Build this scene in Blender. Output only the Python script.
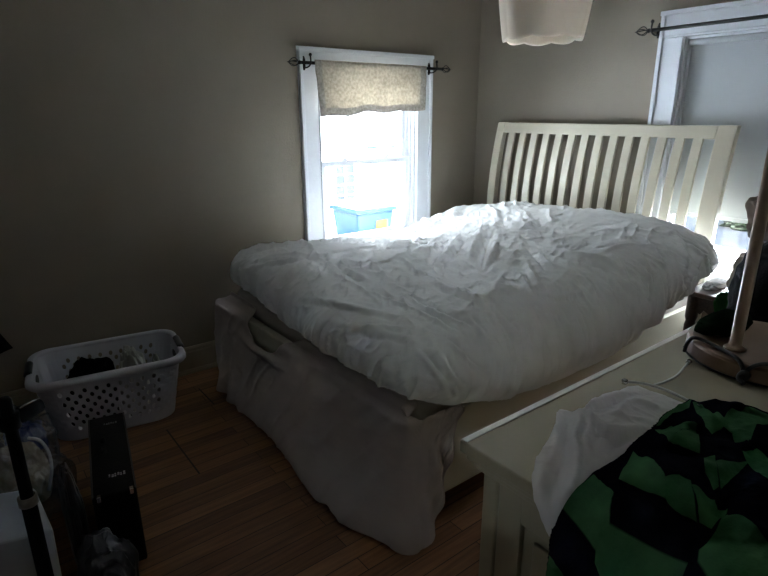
import bpy, bmesh, math, random
import numpy as np
from mathutils import Vector, Matrix

for o in list(bpy.data.objects):
    bpy.data.objects.remove(o)
SC = bpy.context.scene
COL = SC.collection
rng = np.random.default_rng(7)
random.seed(7)

# ------------------------------------------------------------------ camera
F_PX = 557.46
yaw, pitch, roll = [math.radians(a) for a in (37.686, -17.543, -0.317)]
fw = Vector((math.sin(yaw) * math.cos(pitch), math.cos(yaw) * math.cos(pitch), math.sin(pitch)))
rt = Vector((math.cos(yaw), -math.sin(yaw), 0))
up = rt.cross(fw)
r2 = rt * math.cos(roll) + up * math.sin(roll)
u2 = -rt * math.sin(roll) + up * math.cos(roll)
cd = bpy.data.cameras.new('camera')
cd.sensor_width = 36
cd.lens = F_PX / 768 * 36
cd.clip_start = 0.02
cam = bpy.data.objects.new('camera', cd)
COL.objects.link(cam)
M = Matrix((r2, u2, -fw)).transposed().to_4x4()
M.translation = Vector((-3.0633, -2.8732, 1.3646))
cam.matrix_world = M
SC.camera = cam

# ------------------------------------------------------------------ world, daylight, exposure
SC.view_settings.view_transform = 'Standard'
SC.view_settings.look = 'None'
SC.view_settings.gamma = 1
SC.view_settings.use_curve_mapping = False
SC.view_settings.exposure = 5.0
w = bpy.data.worlds.new('overcast_sky')
SC.world = w
w.use_nodes = True
bg = w.node_tree.nodes['Background']
bg.inputs['Color'].default_value = (0.85, 0.92, 1.0, 1)      # bright overcast winter sky
# sky made uneven: brighter on the street side to light the bed's foot
wt = w.node_tree
wc_ = wt.nodes.new('ShaderNodeTexCoord')
wx_ = wt.nodes.new('ShaderNodeSeparateXYZ')
wr_ = wt.nodes.new('ShaderNodeMapRange')
for k_, v_ in (('From Min', -0.7), ('From Max', 0.8), ('To Min', 0.45), ('To Max', 2.0)):
    wr_.inputs[k_].default_value = v_
wt.links.new(wc_.outputs['Generated'], wx_.inputs[0])
wt.links.new(wx_.outputs['X'], wr_.inputs['Value'])
wz_ = wt.nodes.new('ShaderNodeMapRange')              # an overcast sky is brighter overhead than at the horizon
for k_, v_ in (('From Min', 0.0), ('From Max', 0.6), ('To Min', 0.55), ('To Max', 2.0)):
    wz_.inputs[k_].default_value = v_
wt.links.new(wx_.outputs['Z'], wz_.inputs['Value'])
wm_ = wt.nodes.new('ShaderNodeMath')
wm_.operation = 'MULTIPLY'
wt.links.new(wr_.outputs[0], wm_.inputs[0])
wt.links.new(wz_.outputs[0], wm_.inputs[1])
wt.links.new(wm_.outputs[0], bg.inputs['Strength'])
try:
    SC.cycles.max_bounces = 16
    SC.cycles.diffuse_bounces = 8
    SC.cycles.transparent_max_bounces = 16
except Exception:
    pass


def portal(name, loc, rot, sx, sy):
    l = bpy.data.lights.new(name, 'AREA')
    l.shape = 'RECTANGLE'
    l.size, l.size_y = sx, sy
    l.cycles.is_portal = True
    o = bpy.data.objects.new(name, l)
    COL.objects.link(o)
    o.location = loc
    o.rotation_euler = rot


portal('daylight_portal', (-0.945, 0.14, 1.075), (-math.pi / 2, 0, 0), 0.74, 1.07)
portal('daylight_portal.002', (-3.89, -2.35, 0.63), (0, -math.pi / 2, 0), 0.05, 0.74)  # for the added fill window behind the camera
portal('daylight_portal.001', (0.14, -1.76, 1.13), (0, math.pi / 2, 0), 1.17, 0.74)

# ------------------------------------------------------------------ material helpers
MATS = {}


def mat(name, col, rough=0.6, var=0.06, scale=12.0, bump=0.0, bscale=60.0, spec=0.5, metal=0.0, sheen=0.0,
        transmission=0.0, stretch=None, subsurf=0.0):
    if name in MATS:
        return MATS[name]
    m = bpy.data.materials.new(name)
    m.use_nodes = True
    nt = m.node_tree
    b = nt.nodes['Principled BSDF']
    b.inputs['Roughness'].default_value = rough
    b.inputs['Metallic'].default_value = metal
    b.inputs['Specular IOR Level'].default_value = spec
    if sheen:
        b.inputs['Sheen Weight'].default_value = sheen
    if transmission:
        b.inputs['Transmission Weight'].default_value = transmission
    tc = nt.nodes.new('ShaderNodeTexCoord')
    src = tc.outputs['Object']
    if stretch:
        mp = nt.nodes.new('ShaderNodeMapping')
        mp.inputs['Scale'].default_value = stretch
        nt.links.new(src, mp.inputs['Vector'])
        src = mp.outputs['Vector']
    n = nt.nodes.new('ShaderNodeTexNoise')
    n.inputs['Scale'].default_value = scale
    n.inputs['Detail'].default_value = 5
    nt.links.new(src, n.inputs['Vector'])
    r = nt.nodes.new('ShaderNodeValToRGB')
    r.color_ramp.elements[0].position = 0.3
    r.color_ramp.elements[1].position = 0.7
    r.color_ramp.elements[0].color = tuple(max(0, c * (1 - var)) for c in col) + (1,)
    r.color_ramp.elements[1].color = tuple(min(1, c * (1 + var)) for c in col) + (1,)
    nt.links.new(n.outputs['Fac'], r.inputs['Fac'])
    nt.links.new(r.outputs['Color'], b.inputs['Base Color'])
    if bump:
        n2 = nt.nodes.new('ShaderNodeTexNoise')
        n2.inputs['Scale'].default_value = bscale
        n2.inputs['Detail'].default_value = 6
        nt.links.new(src, n2.inputs['Vector'])
        bp = nt.nodes.new('ShaderNodeBump')
        bp.inputs['Strength'].default_value = bump
        bp.inputs['Distance'].default_value = 0.01
        nt.links.new(n2.outputs['Fac'], bp.inputs['Height'])
        nt.links.new(bp.outputs['Normal'], b.inputs['Normal'])
    MATS[name] = m
    return m


def glass_mat(name, tint, fac_gloss=0.06, veil=None):
    """thin window glass / clear film: mostly see-through, a little gloss."""
    m = bpy.data.materials.new(name)
    m.use_nodes = True
    nt = m.node_tree
    nt.nodes.clear()
    out = nt.nodes.new('ShaderNodeOutputMaterial')
    tr = nt.nodes.new('ShaderNodeBsdfTransparent')
    tr.inputs['Color'].default_value = tint + (1,)
    gl = nt.nodes.new('ShaderNodeBsdfGlossy')
    gl.inputs['Roughness'].default_value = 0.05 if not veil else 0.22
    mx = nt.nodes.new('ShaderNodeMixShader')
    if veil:
        mx.inputs[0].default_value = fac_gloss
    else:
        fr = nt.nodes.new('ShaderNodeFresnel')
        fr.inputs['IOR'].default_value = 1.3
        nt.links.new(fr.outputs[0], mx.inputs[0])
    nt.links.new(tr.outputs[0], mx.inputs[1])
    nt.links.new(gl.outputs[0], mx.inputs[2])
    last = mx
    if veil:
        df = nt.nodes.new('ShaderNodeBsdfDiffuse')
        df.inputs['Color'].default_value = veil[0] + (1,)
        m2 = nt.nodes.new('ShaderNodeMixShader')
        m2.inputs[0].default_value = veil[1]
        nt.links.new(mx.outputs[0], m2.inputs[1])
        nt.links.new(df.outputs[0], m2.inputs[2])
        last = m2
    nt.links.new(last.outputs[0], out.inputs['Surface'])
    MATS[name] = m
    return m


def cloth_mat(name, col, trans=0.3, rough=0.9, weave=0.15, wscale=900.0, var=0.04, vscale=8.0, stripes=None):
    """fabric that lets some light through: diffuse + translucent, with a fine weave bump."""
    m = bpy.data.materials.new(name)
    m.use_nodes = True
    nt = m.node_tree
    nt.nodes.clear()
    out = nt.nodes.new('ShaderNodeOutputMaterial')
    df = nt.nodes.new('ShaderNodeBsdfDiffuse')
    df.inputs['Roughness'].default_value = rough
    tl = nt.nodes.new('ShaderNodeBsdfTranslucent')
    mx = nt.nodes.new('ShaderNodeMixShader')
    mx.inputs[0].default_value = trans
    tc = nt.nodes.new('ShaderNodeTexCoord')
    n = nt.nodes.new('ShaderNodeTexNoise')
    n.inputs['Scale'].default_value = vscale
    n.inputs['Detail'].default_value = 8
    nt.links.new(tc.outputs['Object'], n.inputs['Vector'])
    r = nt.nodes.new('ShaderNodeValToRGB')
    r.color_ramp.elements[0].position = 0.3
    r.color_ramp.elements[1].position = 0.7
    r.color_ramp.elements[0].color = tuple(c * (1 - var) for c in col) + (1,)
    r.color_ramp.elements[1].color = tuple(min(1, c * (1 + var)) for c in col) + (1,)
    nt.links.new(n.outputs['Fac'], r.inputs['Fac'])
    nt.links.new(r.outputs['Color'], df.inputs['Color'])
    nt.links.new(r.outputs['Color'], tl.inputs['Color'])
    n2 = nt.nodes.new('ShaderNodeTexNoise')
    n2.inputs['Scale'].default_value = wscale
    n2.inputs['Detail'].default_value = 2
    nt.links.new(tc.outputs['Object'], n2.inputs['Vector'])
    bp = nt.nodes.new('ShaderNodeBump')
    bp.inputs['Strength'].default_value = weave
    bp.inputs['Distance'].default_value = 0.004
    nt.links.new(n2.outputs['Fac'], bp.inputs['Height'])
    nt.links.new(bp.outputs['Normal'], df.inputs['Normal'])
    nt.links.new(df.outputs[0], mx.inputs[1])
    nt.links.new(tl.outputs[0], mx.inputs[2])
    nt.links.new(mx.outputs[0], out.inputs['Surface'])
    MATS[name] = m
    return m


# ------------------------------------------------------------------ mesh helpers
class MB:
    """collects vertices and faces of ONE part"""

    def __init__(self):
        self.v, self.f, self.fm = [], [], []

    def add(self, vs, fs, mi=0):
        b = len(self.v)
        self.v.extend([tuple(map(float, p)) for p in vs])
        self.f.extend([[i + b for i in f] for f in fs])
        self.fm.extend([mi] * len(fs))
        return self

    def box(self, x0, x1, y0, y1, z0, z1, mi=0):
        vs = [(x, y, z) for x in (x0, x1) for y in (y0, y1) for z in (z0, z1)]
        fs = [(0, 1, 3, 2), (4, 6, 7, 5), (0, 4, 5, 1), (2, 3, 7, 6), (0, 2, 6, 4), (1, 5, 7, 3)]
        return self.add(vs, fs, mi)

    def grid(self, P, mi=0, wrap_u=False, wrap_v=False):
        P = np.asarray(P)
        nu, nv = P.shape[:2]
        fs = []
        for i in range(nu if wrap_u else nu - 1):
            for j in range(nv if wrap_v else nv - 1):
                a, b = i * nv + j, ((i + 1) % nu) * nv + j
                c, d = ((i + 1) % nu) * nv + (j + 1) % nv, i * nv + (j + 1) % nv
                fs.append((a, b, c, d))
        return self.add(P.reshape(-1, 3), fs, mi)

    def tube(self, pts, r, n=10, caps=True, mi=0):
        pts = [Vector(p) for p in pts]
        rs = r if hasattr(r, '__len__') else [r] * len(pts)
        rings = []
        prev = None
        for i, p in enumerate(pts):
            t = (pts[min(i + 1, len(pts) - 1)] - pts[max(i - 1, 0)]).normalized()
            if prev is None:
                a = Vector((0, 0, 1)) if abs(t.z) < 0.9 else Vector((1, 0, 0))
                nrm = (a - t * a.dot(t)).normalized()
            else:
                nrm = (prev - t * prev.dot(t)).normalized()
            prev = nrm
            bn = t.cross(nrm)
            rings.append([p + (nrm * math.cos(k * 2 * math.pi / n) + bn * math.sin(k * 2 * math.pi / n)) * rs[i] for k in range(n)])
        b = len(self.v)
        self.grid(np.array([[tuple(q) for q in rg] for rg in rings]), mi, wrap_v=True)
        if caps:
            self.f.append([b + k for k in range(n)])
            self.f.append([b + (len(pts) - 1) * n + k for k in reversed(range(n))])
            self.fm += [mi, mi]
        return self

    def lathe(self, prof, c=(0, 0, 0), n=32, mi=0, axis='z', fr=None):
        """prof: list of (r, h)"""
        P = []
        for r, h in prof:
            row = []
            for k in range(n):
                a = 2 * math.pi * k / n
                rr = r * (fr(a, h) if fr else 1)
                if axis == 'z':
                    row.append((c[0] + rr * math.cos(a), c[1] + rr * math.sin(a), c[2] + h))
                elif axis == 'y':
                    row.append((c[0] + rr * math.cos(a), c[1] + h, c[2] + rr * math.sin(a)))
                else:
                    row.append((c[0] + h, c[1] + rr * math.cos(a), c[2] + rr * math.sin(a)))
            P.append(row)
        return self.grid(np.array(P), mi, wrap_v=True)

    def build(self, name, material, parent=None, smooth=False, bevel=0.0, solid=0.0, subsurf=0, seg=2, offset=-1.0, angle=30):
        me = bpy.data.meshes.new(name)
        me.from_pydata(self.v, [], self.f)
        for mm in (material if isinstance(material, (list, tuple)) else [material]):
            me.materials.append(mm)
        me.polygons.foreach_set('material_index', self.fm)
        if getattr(self, 'attr', None):
            me.attributes.new(self.attr[0], 'FLOAT', 'POINT').data.foreach_set('value', np.asarray(self.attr[1], np.float32))
        bm = bmesh.new()
        bm.from_mesh(me)
        bmesh.ops.remove_doubles(bm, verts=bm.verts, dist=1e-6)
        bmesh.ops.recalc_face_normals(bm, faces=bm.faces)
        bm.to_mesh(me)
        bm.free()
        if smooth:
            me.polygons.foreach_set('use_smooth', [True] * len(me.polygons))
        o = bpy.data.objects.new(name, me)
        COL.objects.link(o)
        if parent:
            o.parent = parent
            o.matrix_parent_inverse = Matrix.Translation(-Vector(parent.location))
        if bevel:
            md = o.modifiers.new('bevel', 'BEVEL')
            md.width = bevel
            md.segments = seg
            md.limit_method = 'ANGLE'
            md.angle_limit = math.radians(angle)
            md.harden_normals = False
        if solid:
            md = o.modifiers.new('solidify', 'SOLIDIFY')
            md.thickness = solid
            md.offset = offset
        if subsurf:
            md = o.modifiers.new('subsurf', 'SUBSURF')
            md.levels = md.render_levels = subsurf
        return o


def thing(name, label, cat, loc, group=None):
    o = bpy.data.objects.new(name, None)
    COL.objects.link(o)
    o.location = loc
    o.empty_display_size = 0.1
    return tag(o, label, cat, group)


def tag(o, label, cat, group=None, kind=None):
    o['label'] = label
    o['category'] = cat
    if group:
        o['group'] = group
    if kind:
        o['kind'] = kind
    return o


def struct(o, label=None, cat=None):
    o['kind'] = 'structure'
    if label:
        o['label'] = label
    if cat:
        o['category'] = cat
    return o


def smoothstep(a, b, x):
    t = np.clip((x - a) / (b - a), 0, 1)
    return t * t * (3 - 2 * t)


class Noise2:
    def __init__(self, seed):
        self.t = np.random.default_rng(seed).random((256, 256))

    def __call__(self, x, y):
        x, y = np.asarray(x, float), np.asarray(y, float)
        xi, yi = np.floor(x).astype(int), np.floor(y).astype(int)
        fx, fy = x - xi, y - yi
        fx, fy = fx ** 3 * (fx * (6 * fx - 15) + 10), fy ** 3 * (fy * (6 * fy - 15) + 10)
        g = lambda a, b: self.t[a % 256, b % 256]
        return (g(xi, yi) * (1 - fx) * (1 - fy) + g(xi + 1, yi) * fx * (1 - fy) + g(xi, yi + 1) * (1 - fx) * fy + g(xi + 1, yi + 1) * fx * fy) * 2 - 1

    def fbm(self, x, y, o=4):
        s, a = 0, 1.0
        for k in range(o):
            s = s + a * self(x * 2 ** k + 17 * k, y * 2 ** k + 5 * k)
            a *= 0.5
        return s


def catmull(pts, n=8):
    pts = [np.array(p, float) for p in pts]
    P = [2 * pts[0] - pts[1]] + pts + [2 * pts[-1] - pts[-2]]
    out = []
    for i in range(1, len(P) - 2):
        for k in range(n):
            t = k / n
            a, b, c, d = P[i - 1], P[i], P[i + 1], P[i + 2]
            out.append(0.5 * (2 * b + (c - a) * t + (2 * a - 5 * b + 4 * c - d) * t * t + (3 * b - a - 3 * c + d) * t ** 3))
    out.append(pts[-1])
    return out


def strokes(D, P):
    """creases: every stroke is (height, width, [points]); returns the height they add to the surface points P"""
    H = np.zeros(P.shape[:-1])
    for amp, wd, pl in D:
        pl = np.array(catmull(pl, 4))
        lo, hi = pl.min(0) - 3.2 * wd, pl.max(0) + 3.2 * wd
        m = np.all((P > lo) & (P < hi), axis=-1)
        Q = P[m]
        if not len(Q):
            continue
        best = np.full(len(Q), 9.0)
        pos = np.zeros(len(Q))
        L = len(pl) - 1
        for i in range(L):
            a, d = pl[i], pl[i + 1] - pl[i]
            q = np.clip(((Q - a) @ d) / max(d @ d, 1e-12), 0, 1)
            dist = np.linalg.norm(Q - a - q[:, None] * d, axis=1)
            nearer = dist < best
            best = np.where(nearer, dist, best)
            pos = np.where(nearer, (i + q) / L, pos)
        taper = np.sin(np.pi * np.clip(0.04 + 0.92 * pos, 0, 1)) ** 0.6
        H[m] += amp * taper * np.exp(-(best / wd) ** 2)
    return H


# ------------------------------------------------------------------ materials
wall_m = mat('taupe_wall_paint', (0.212, 0.183, 0.142), 0.75, 0.05, 3.0, 0.12, 90, spec=0.3)
ceil_m = mat('ceiling_paint', (0.78, 0.76, 0.72), 0.85, 0.03, 3.0, 0.1, 60)
trim_m = mat('white_trim_paint', (0.62, 0.64, 0.67), 0.35, 0.03, 6.0, 0.05, 40)
base_m = mat('cream_baseboard_paint', (0.30, 0.26, 0.19), 0.5, 0.12, 7.0, 0.1, 40)
sash_m = mat('white_sash_vinyl', (0.66, 0.69, 0.73), 0.35, 0.02, 6.0)
iron_m = mat('black_wrought_iron', (0.008, 0.007, 0.007), 0.55, 0.2, 30, 0.05, spec=0.25)
cream_m = mat('cream_lacquer', (0.53, 0.49, 0.385), 0.32, 0.04, 5.0, 0.02, 30)
dresser_m = mat('shaded_cream_paint', (0.33, 0.285, 0.195), 0.40, 0.05, 5.0, 0.02, 30)  # the bed's cream darkened, standing in for dimmer light on the dresser
glass_m = glass_mat('window_glass', (0.96, 0.98, 0.98))
black_m = mat('black_vinyl', (0.004, 0.004, 0.005), 0.6, 0.2, 20, 0.2, 160, spec=0.15)
blackp_m = mat('black_plastic', (0.004, 0.004, 0.005), 0.6, 0.2, 20, spec=0.12)
chrome_m = mat('brushed_steel', (0.62, 0.62, 0.62), 0.25, 0.05, 30, metal=1.0)
darkwood_m = mat('dark_walnut', (0.035, 0.022, 0.015), 0.35, 0.5, 4.0, 0.05, 30, stretch=(3, 30, 30))

# floor boards: strips running along the window wall, with tone differences board to board
floor_m = bpy.data.materials.new('strip_oak_floor')
floor_m.use_nodes = True
nt = floor_m.node_tree
pb = nt.nodes['Principled BSDF']
pb.inputs['Roughness'].default_value = 0.42
tc = nt.nodes.new('ShaderNodeTexCoord')
br = nt.nodes.new('ShaderNodeTexBrick')
br.offset = 0.37
br.offset_frequency = 2
br.squash = 1.0
for k, v in (('Scale', 1.0), ('Mortar Size', 0.0016), ('Mortar Smooth', 0.3), ('Bias', 0.0), ('Brick Width', 0.95), ('Row Height', 0.062)):
    br.inputs[k].default_value = v
br.inputs['Color1'].default_value = (0.0, 0.0, 0.0, 1)
br.inputs['Color2'].default_value = (1, 1, 1, 1)
br.inputs['Mortar'].default_value = (0.5, 0.5, 0.5, 1)
nt.links.new(tc.outputs['Object'], br.inputs['Vector'])
mp = nt.nodes.new('ShaderNodeMapping')
mp.inputs['Scale'].default_value = (2.2, 42, 1)
nt.links.new(tc.outputs['Object'], mp.inputs['Vector'])
gn = nt.nodes.new('ShaderNodeTexNoise')
gn.inputs['Scale'].default_value = 1.6
gn.inputs['Detail'].default_value = 8
gn.inputs['Roughness'].default_value = 0.65
nt.links.new(mp.outputs[0], gn.inputs['Vector'])
ad = nt.nodes.new('ShaderNodeMath')
ad.operation = 'MULTIPLY_ADD'
nt.links.new(br.outputs['Color'], ad.inputs[0])
ad.inputs[1].default_value = 0.35
nt.links.new(gn.outputs['Fac'], ad.inputs[2])
cr = nt.nodes.new('ShaderNodeValToRGB')
els = cr.color_ramp.elements
els[0].position = 0.32
els[0].color = (0.075, 0.034, 0.017, 1)
els[1].position = 0.95
els[1].color = (0.34, 0.17, 0.08, 1)
e = els.new(0.62)
e.color = (0.195, 0.092, 0.043, 1)
nt.links.new(ad.outputs[0], cr.inputs['Fac'])
dk = nt.nodes.new('ShaderNodeMix')
dk.data_type = 'RGBA'
nt.links.new(br.outputs['Fac'], dk.inputs[0])
nt.links.new(cr.outputs['Color'], dk.inputs[6])
dk.inputs[7].default_value = (0.012, 0.006, 0.004, 1)
# two straight cuts across the boards where the floor was patched
sx_ = nt.nodes.new('ShaderNodeSeparateXYZ')
nt.links.new(tc.outputs['Object'], sx_.inputs[0])


def fmath(op, a, b):
    n_ = nt.nodes.new('ShaderNodeMath')
    n_.operation = op
    for k_, v_ in enumerate((a, b)):
        if isinstance(v_, (int, float)):
            n_.inputs[k_].default_value = v_
        else:
            nt.links.new(v_, n_.inputs[k_])
    return n_.outputs[0]


def cut(xc, ya, yb):
    return fmath('MULTIPLY', fmath('LESS_THAN', fmath('ABSOLUTE', fmath('SUBTRACT', sx_.outputs['X'], xc), 0), 0.0035),
                 fmath('MULTIPLY', fmath('GREATER_THAN', sx_.outputs['Y'], ya), fmath('LESS_THAN', sx_.outputs['Y'], yb)))


cuts = fmath('ADD', cut(-2.492, -0.93, -0.52), cut(-2.235, -0.43, -0.22))
d2 = nt.nodes.new('ShaderNodeMix')
d2.data_type = 'RGBA'
nt.links.new(cuts, d2.inputs[0])
nt.links.new(dk.outputs[2], d2.inputs[6])
d2.inputs[7].default_value = (0.012, 0.006, 0.004, 1)
nt.links.new(d2.outputs[2], pb.inputs['Base Color'])
bpn = nt.nodes.new('ShaderNodeBump')
bpn.inputs['Strength'].default_value = 0.25
bpn.inputs['Distance'].default_value = 0.003
nt.links.new(ad.outputs[0], bpn.inputs['Height'])
nt.links.new(bpn.outputs['Normal'], pb.inputs['Normal'])

# ------------------------------------------------------------------ room shell
X0, X1, Y0, Y1, ZC = -3.75, 0.0, -3.7, 0.0, 2.32
TH = 0.13
W1 = (-1.31, -0.58, 0.54, 1.605)       # opening in the back wall: x0, x1, z0, z1
W2 = (-2.125, -1.395, 0.54, 1.715)     # opening in the right wall: y0, y1, z0, z1
struct(MB().box(X0 - TH, X1 + TH, Y0 - TH, Y1 + TH, -0.12, 0).build('floor', floor_m))
struct(MB().box(X0 - TH, X1 + TH, Y0 - TH, Y1 + TH, ZC, ZC + 0.1).build('ceiling', ceil_m))
struct(MB().box(X0 - TH, W1[0], 0, TH, 0, ZC).box(W1[1], X1 + TH, 0, TH, 0, ZC).box(W1[0], W1[1], 0, TH, 0, W1[2])
       .box(W1[0], W1[1], 0, TH, W1[3], ZC).build('wall_back', wall_m))
struct(MB().box(0, TH, Y0 - TH, W2[0], 0, ZC).box(0, TH, W2[1], 0, 0, ZC).box(0, TH, W2[0], W2[1], 0, W2[2])
       .box(0, TH, W2[0], W2[1], W2[3], ZC).build('wall_right', wall_m))
W3 = (-2.72, -1.98, 0.54, 1.715)       # opening added in the left wall behind the camera, for fill light
struct(MB().box(X0 - TH, X0, Y0, W3[0], 0, ZC).box(X0 - TH, X0, W3[1], 0, 0, ZC).box(X0 - TH, X0, W3[0], W3[1], 0, W3[2])
       .box(X0 - TH, X0, W3[0], W3[1], W3[3], ZC).build('wall_left', wall_m))
struct(MB().box(X0, X1, Y0 - TH, Y0, 0, ZC).build('wall_front', wall_m))


def baseboard(name, along, a, b, at, sgn):
    prof = [(0.0, 0.0), (0.030, 0.0), (0.030, 0.010), (0.024, 0.020), (0.016, 0.024), (0.016, 0.118), (0.013, 0.126), (0.012, 0.138), (0.006, 0.148), (0.0, 0.148)]
    P = []
    for t in (a, b):
        P.append([(t, at + sgn * d, z) if along == 'x' else (at + sgn * d, t, z) for d, z in prof])
    mb = MB().grid(np.array(P))
    n = len(prof)
    mb.f += [list(range(n)), list(range(2 * n - 1, n - 1, -1))]
    mb.fm += [0, 0]
    return struct(mb.build(name, base_m))


baseboard('baseboard_back', 'x', X0, X1, 0.0, -1)
baseboard('baseboard_right', 'y', Y0, Y1, 0.0, -1)
baseboard('baseboard_left', 'y', Y0, Y1, X0, 1)


# ------------------------------------------------------------------ windows
def window(name, op, wall, label, cas=0.125, head=0.10, headtop=None):
    """double-hung window; local frame: u along the wall, d = depth outwards, z up. wall 'back' (u=x,d=y) or 'right' (u=y,d=x)"""
    u0, u1, z0, z1 = op

    def put(mb, ua, ub, da, db, za, zb):
        if wall == 'back':
            mb.box(ua, ub, da, db, za, zb)
        elif wall == 'left':
            mb.box(X0 - db, X0 - da, ua, ub, za, zb)
        else:
            mb.box(da, db, ua, ub, za, zb)
        return mb
    root = bpy.data.objects.new(name, None)
    COL.objects.link(root)
    root.location = ((u0 + u1) / 2, 0, z0) if wall == 'back' else (0 if wall == 'right' else X0, (u0 + u1) / 2, z0)
    struct(root, label, 'window')
    c = MB()
    for (a, b, s) in ((u0 - cas, u0, 1), (u1, u1 + cas, -1)):
        put(c, a, b, -0.020, 0, z0 - 0.02, z1)
        oa = (a, a + 0.022) if s == 1 else (b - 0.022, b)     # raised back band on the outer edge
        put(c, oa[0], oa[1], -0.030, 0, z0 - 0.02, z1 + head)
        ia = (b - 0.012, b + 0.0) if s == 1 else (a, a + 0.012)
        put(c, ia[0], ia[1], -0.026, 0, z0 - 0.02, z1)
    put(c, u0 - cas, u1 + cas, -0.021, 0, z1, z1 + head)
    put(c, u0 - cas - 0.004, u1 + cas + 0.004, -0.034, 0, z1 + head - 0.022, z1 + head)
    put(c, u0 - cas, u1 + cas, -0.027, 0, z1 - 0.0, z1 + 0.012)
    c.build('casing', trim_m, root, bevel=0.004)
    j = MB()
    put(j, u0, u0 + 0.012, 0, TH, z0, z1)
    put(j, u1 - 0.012, u1, 0, TH, z0, z1)
    put(j, u0, u1, 0, TH, z1 - 0.012, z1)
    for d in (0.030, 0.066, 0.104):
        for a in (u0 + 0.012, u1 - 0.024):
            put(j, a, a + 0.012, d - 0.006, d + 0.004, z0, z1)
    j.build('jamb', trim_m, root, bevel=0.002)
    s = MB()
    put(s, u0 - cas - 0.03, u1 + cas + 0.03, -0.055, 0.03, z0 - 0.028, z0)
    put(s, u0 - cas, u1 + cas, -0.018, 0, z0 - 0.10, z0 - 0.028)
    put(s, u0, u1, 0.0, TH + 0.03, z0 - 0.03, z0 + 0.004)
    s.build('sill', trim_m, root, bevel=0.004)
    zm = z0 + (z1 - z0) * 0.49
    for (za, zb, d, bot, topr) in ((z0 + 0.004, zm + 0.02, 0.048, 0.072, 0.034), (zm - 0.018, z1 - 0.012, 0.086, 0.034, 0.045)):
        f = MB()
        a, b = u0 + 0.016, u1 - 0.016
        put(f, a, a + 0.036, d - 0.015, d + 0.015, za, zb)
        put(f, b - 0.036, b, d - 0.015, d + 0.015, za, zb)
        put(f, a + 0.036, b - 0.036, d - 0.015, d + 0.015, za, za + bot)
        put(f, a + 0.036, b - 0.036, d - 0.015, d + 0.015, zb - topr, zb)
        so = f.build('sash', sash_m, root, bevel=0.003)
        g = MB()
        put(g, a + 0.034, b - 0.034, d - 0.002, d + 0.002, za + bot - 0.002, zb - topr + 0.002)
        g.build('pane', glass_m, so)
    l = MB()
    for q in (0.27, 0.72):
        uc = u0 + (u1 - u0) * q
        put(l, uc - 0.022, uc + 0.022, 0.035, 0.062, zm + 0.02, zm + 0.028)
        put(l, uc - 0.010, uc + 0.026, 0.038, 0.056, zm + 0.028, zm + 0.040)
    l.build('sash_lock', sash_m, root, bevel=0.003)
    return root


window('window_1', W1, 'back', 'white double-hung window with clear panes above the far side of the bed')
window('window_2', W2, 'right', 'white double-hung window covered by a roller shade beside the headboard', head=0.128)
window('added_fill_window', W3, 'left', 'added white double-hung window behind the camera, unseen, letting in fill light', head=0.128)  # made-up window, only there to brighten the foot of the bed


# ------------------------------------------------------------------ curtain rods
def finial(mb, p, ax, s):
    """open leaf-shaped wire cage"""
    p = Vector(p)
    A = Vector(ax)
    for k in range(5):
        a = 2 * math.pi * k / 5
        side = (Vector((0, 0, 1)) * math.cos(a) + A.cross(Vector((0, 0, 1))) * math.sin(a))
        pts = [p + A * (s * t) + side * (0.36 * s * math.sin(math.pi * t ** 0.8)) for t in np.linspace(0, 1, 10)]
        mb.tube(pts, 0.0022, 6)
    mb.tube([p + A * (s * 0.95), p + A * (s * 1.12)], [0.004, 0.001], 8)


def bracket(mb, rodp, wallp, out):
    """wall plate, arm under the rod, cup with ball"""
    r, wp, o = Vector(rodp), Vector(wallp), Vector(out)
    z = Vector((0, 0, 1))
    side = o.cross(z)
    mb.tube([wp + o * 0.004 + z * 0.038, wp + o * 0.006 + z * 0.02, wp + o * 0.006 - z * 0.02, wp + o * 0.004 - z * 0.034], [0.004, 0.009, 0.009, 0.005], 8)
    pts = catmull([wp - z * 0.018, (wp + r) / 2 - z * 0.022 + Vector((0, 0, 0)), r - z * 0.014, r + o * 0.014 + z * 0.004, r + o * 0.012 + z * 0.034], 5)
    mb.tube(pts, 0.0042, 8)
    c = r + o * 0.012 + z * 0.040
    mb.lathe([(0.0005, -0.009), (0.006, -0.007), (0.009, 0), (0.006, 0.007), (0.0005, 0.009)], tuple(c), 10)


def rod(name, a, b, out, wall_off, label, brk):
    root = thing(name, label, 'curtain rod', tuple((Vector(a) + Vector(b)) / 2))
    a, b = Vector(a), Vector(b)
    ax = (b - a).normalized()
    MB().tube([a, b], 0.0085, 12).build('rod', iron_m, root, smooth=True)
    for p, d in ((a, -ax), (b, ax)):
        m = MB()
        m.lathe([(0.0005, -0.008), (0.009, -0.006), (0.011, 0), (0.009, 0.006), (0.0005, 0.008)], tuple(p), 12, axis='x' if abs(ax.x) > .5 else 'y')
        finial(m, p + d * 0.006, d, 0.062)
        m.build('finial', iron_m, root, smooth=True)
    for q in brk:
        r = a + ax * q
        m = MB()
        bracket(m, r, r - Vector(out) * wall_off, out)
        m.build('bracket', iron_m, root, smooth=True)
    return root


rod('curtain_rod', (-1.468, -0.088, 1.617), (-0.432, -0.088, 1.622), (0, -1, 0), 0.066, 'black iron curtain rod with leaf finials holding the linen valance', (0.06, 0.976))
rod('curtain_rod', (-0.088, -1.245, 1.752), (-0.088, -2.28, 1.758), (-1, 0, 0), 0.066, 'bare black iron curtain rod above the window with the roller shade', (0.02, 1.0))

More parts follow.
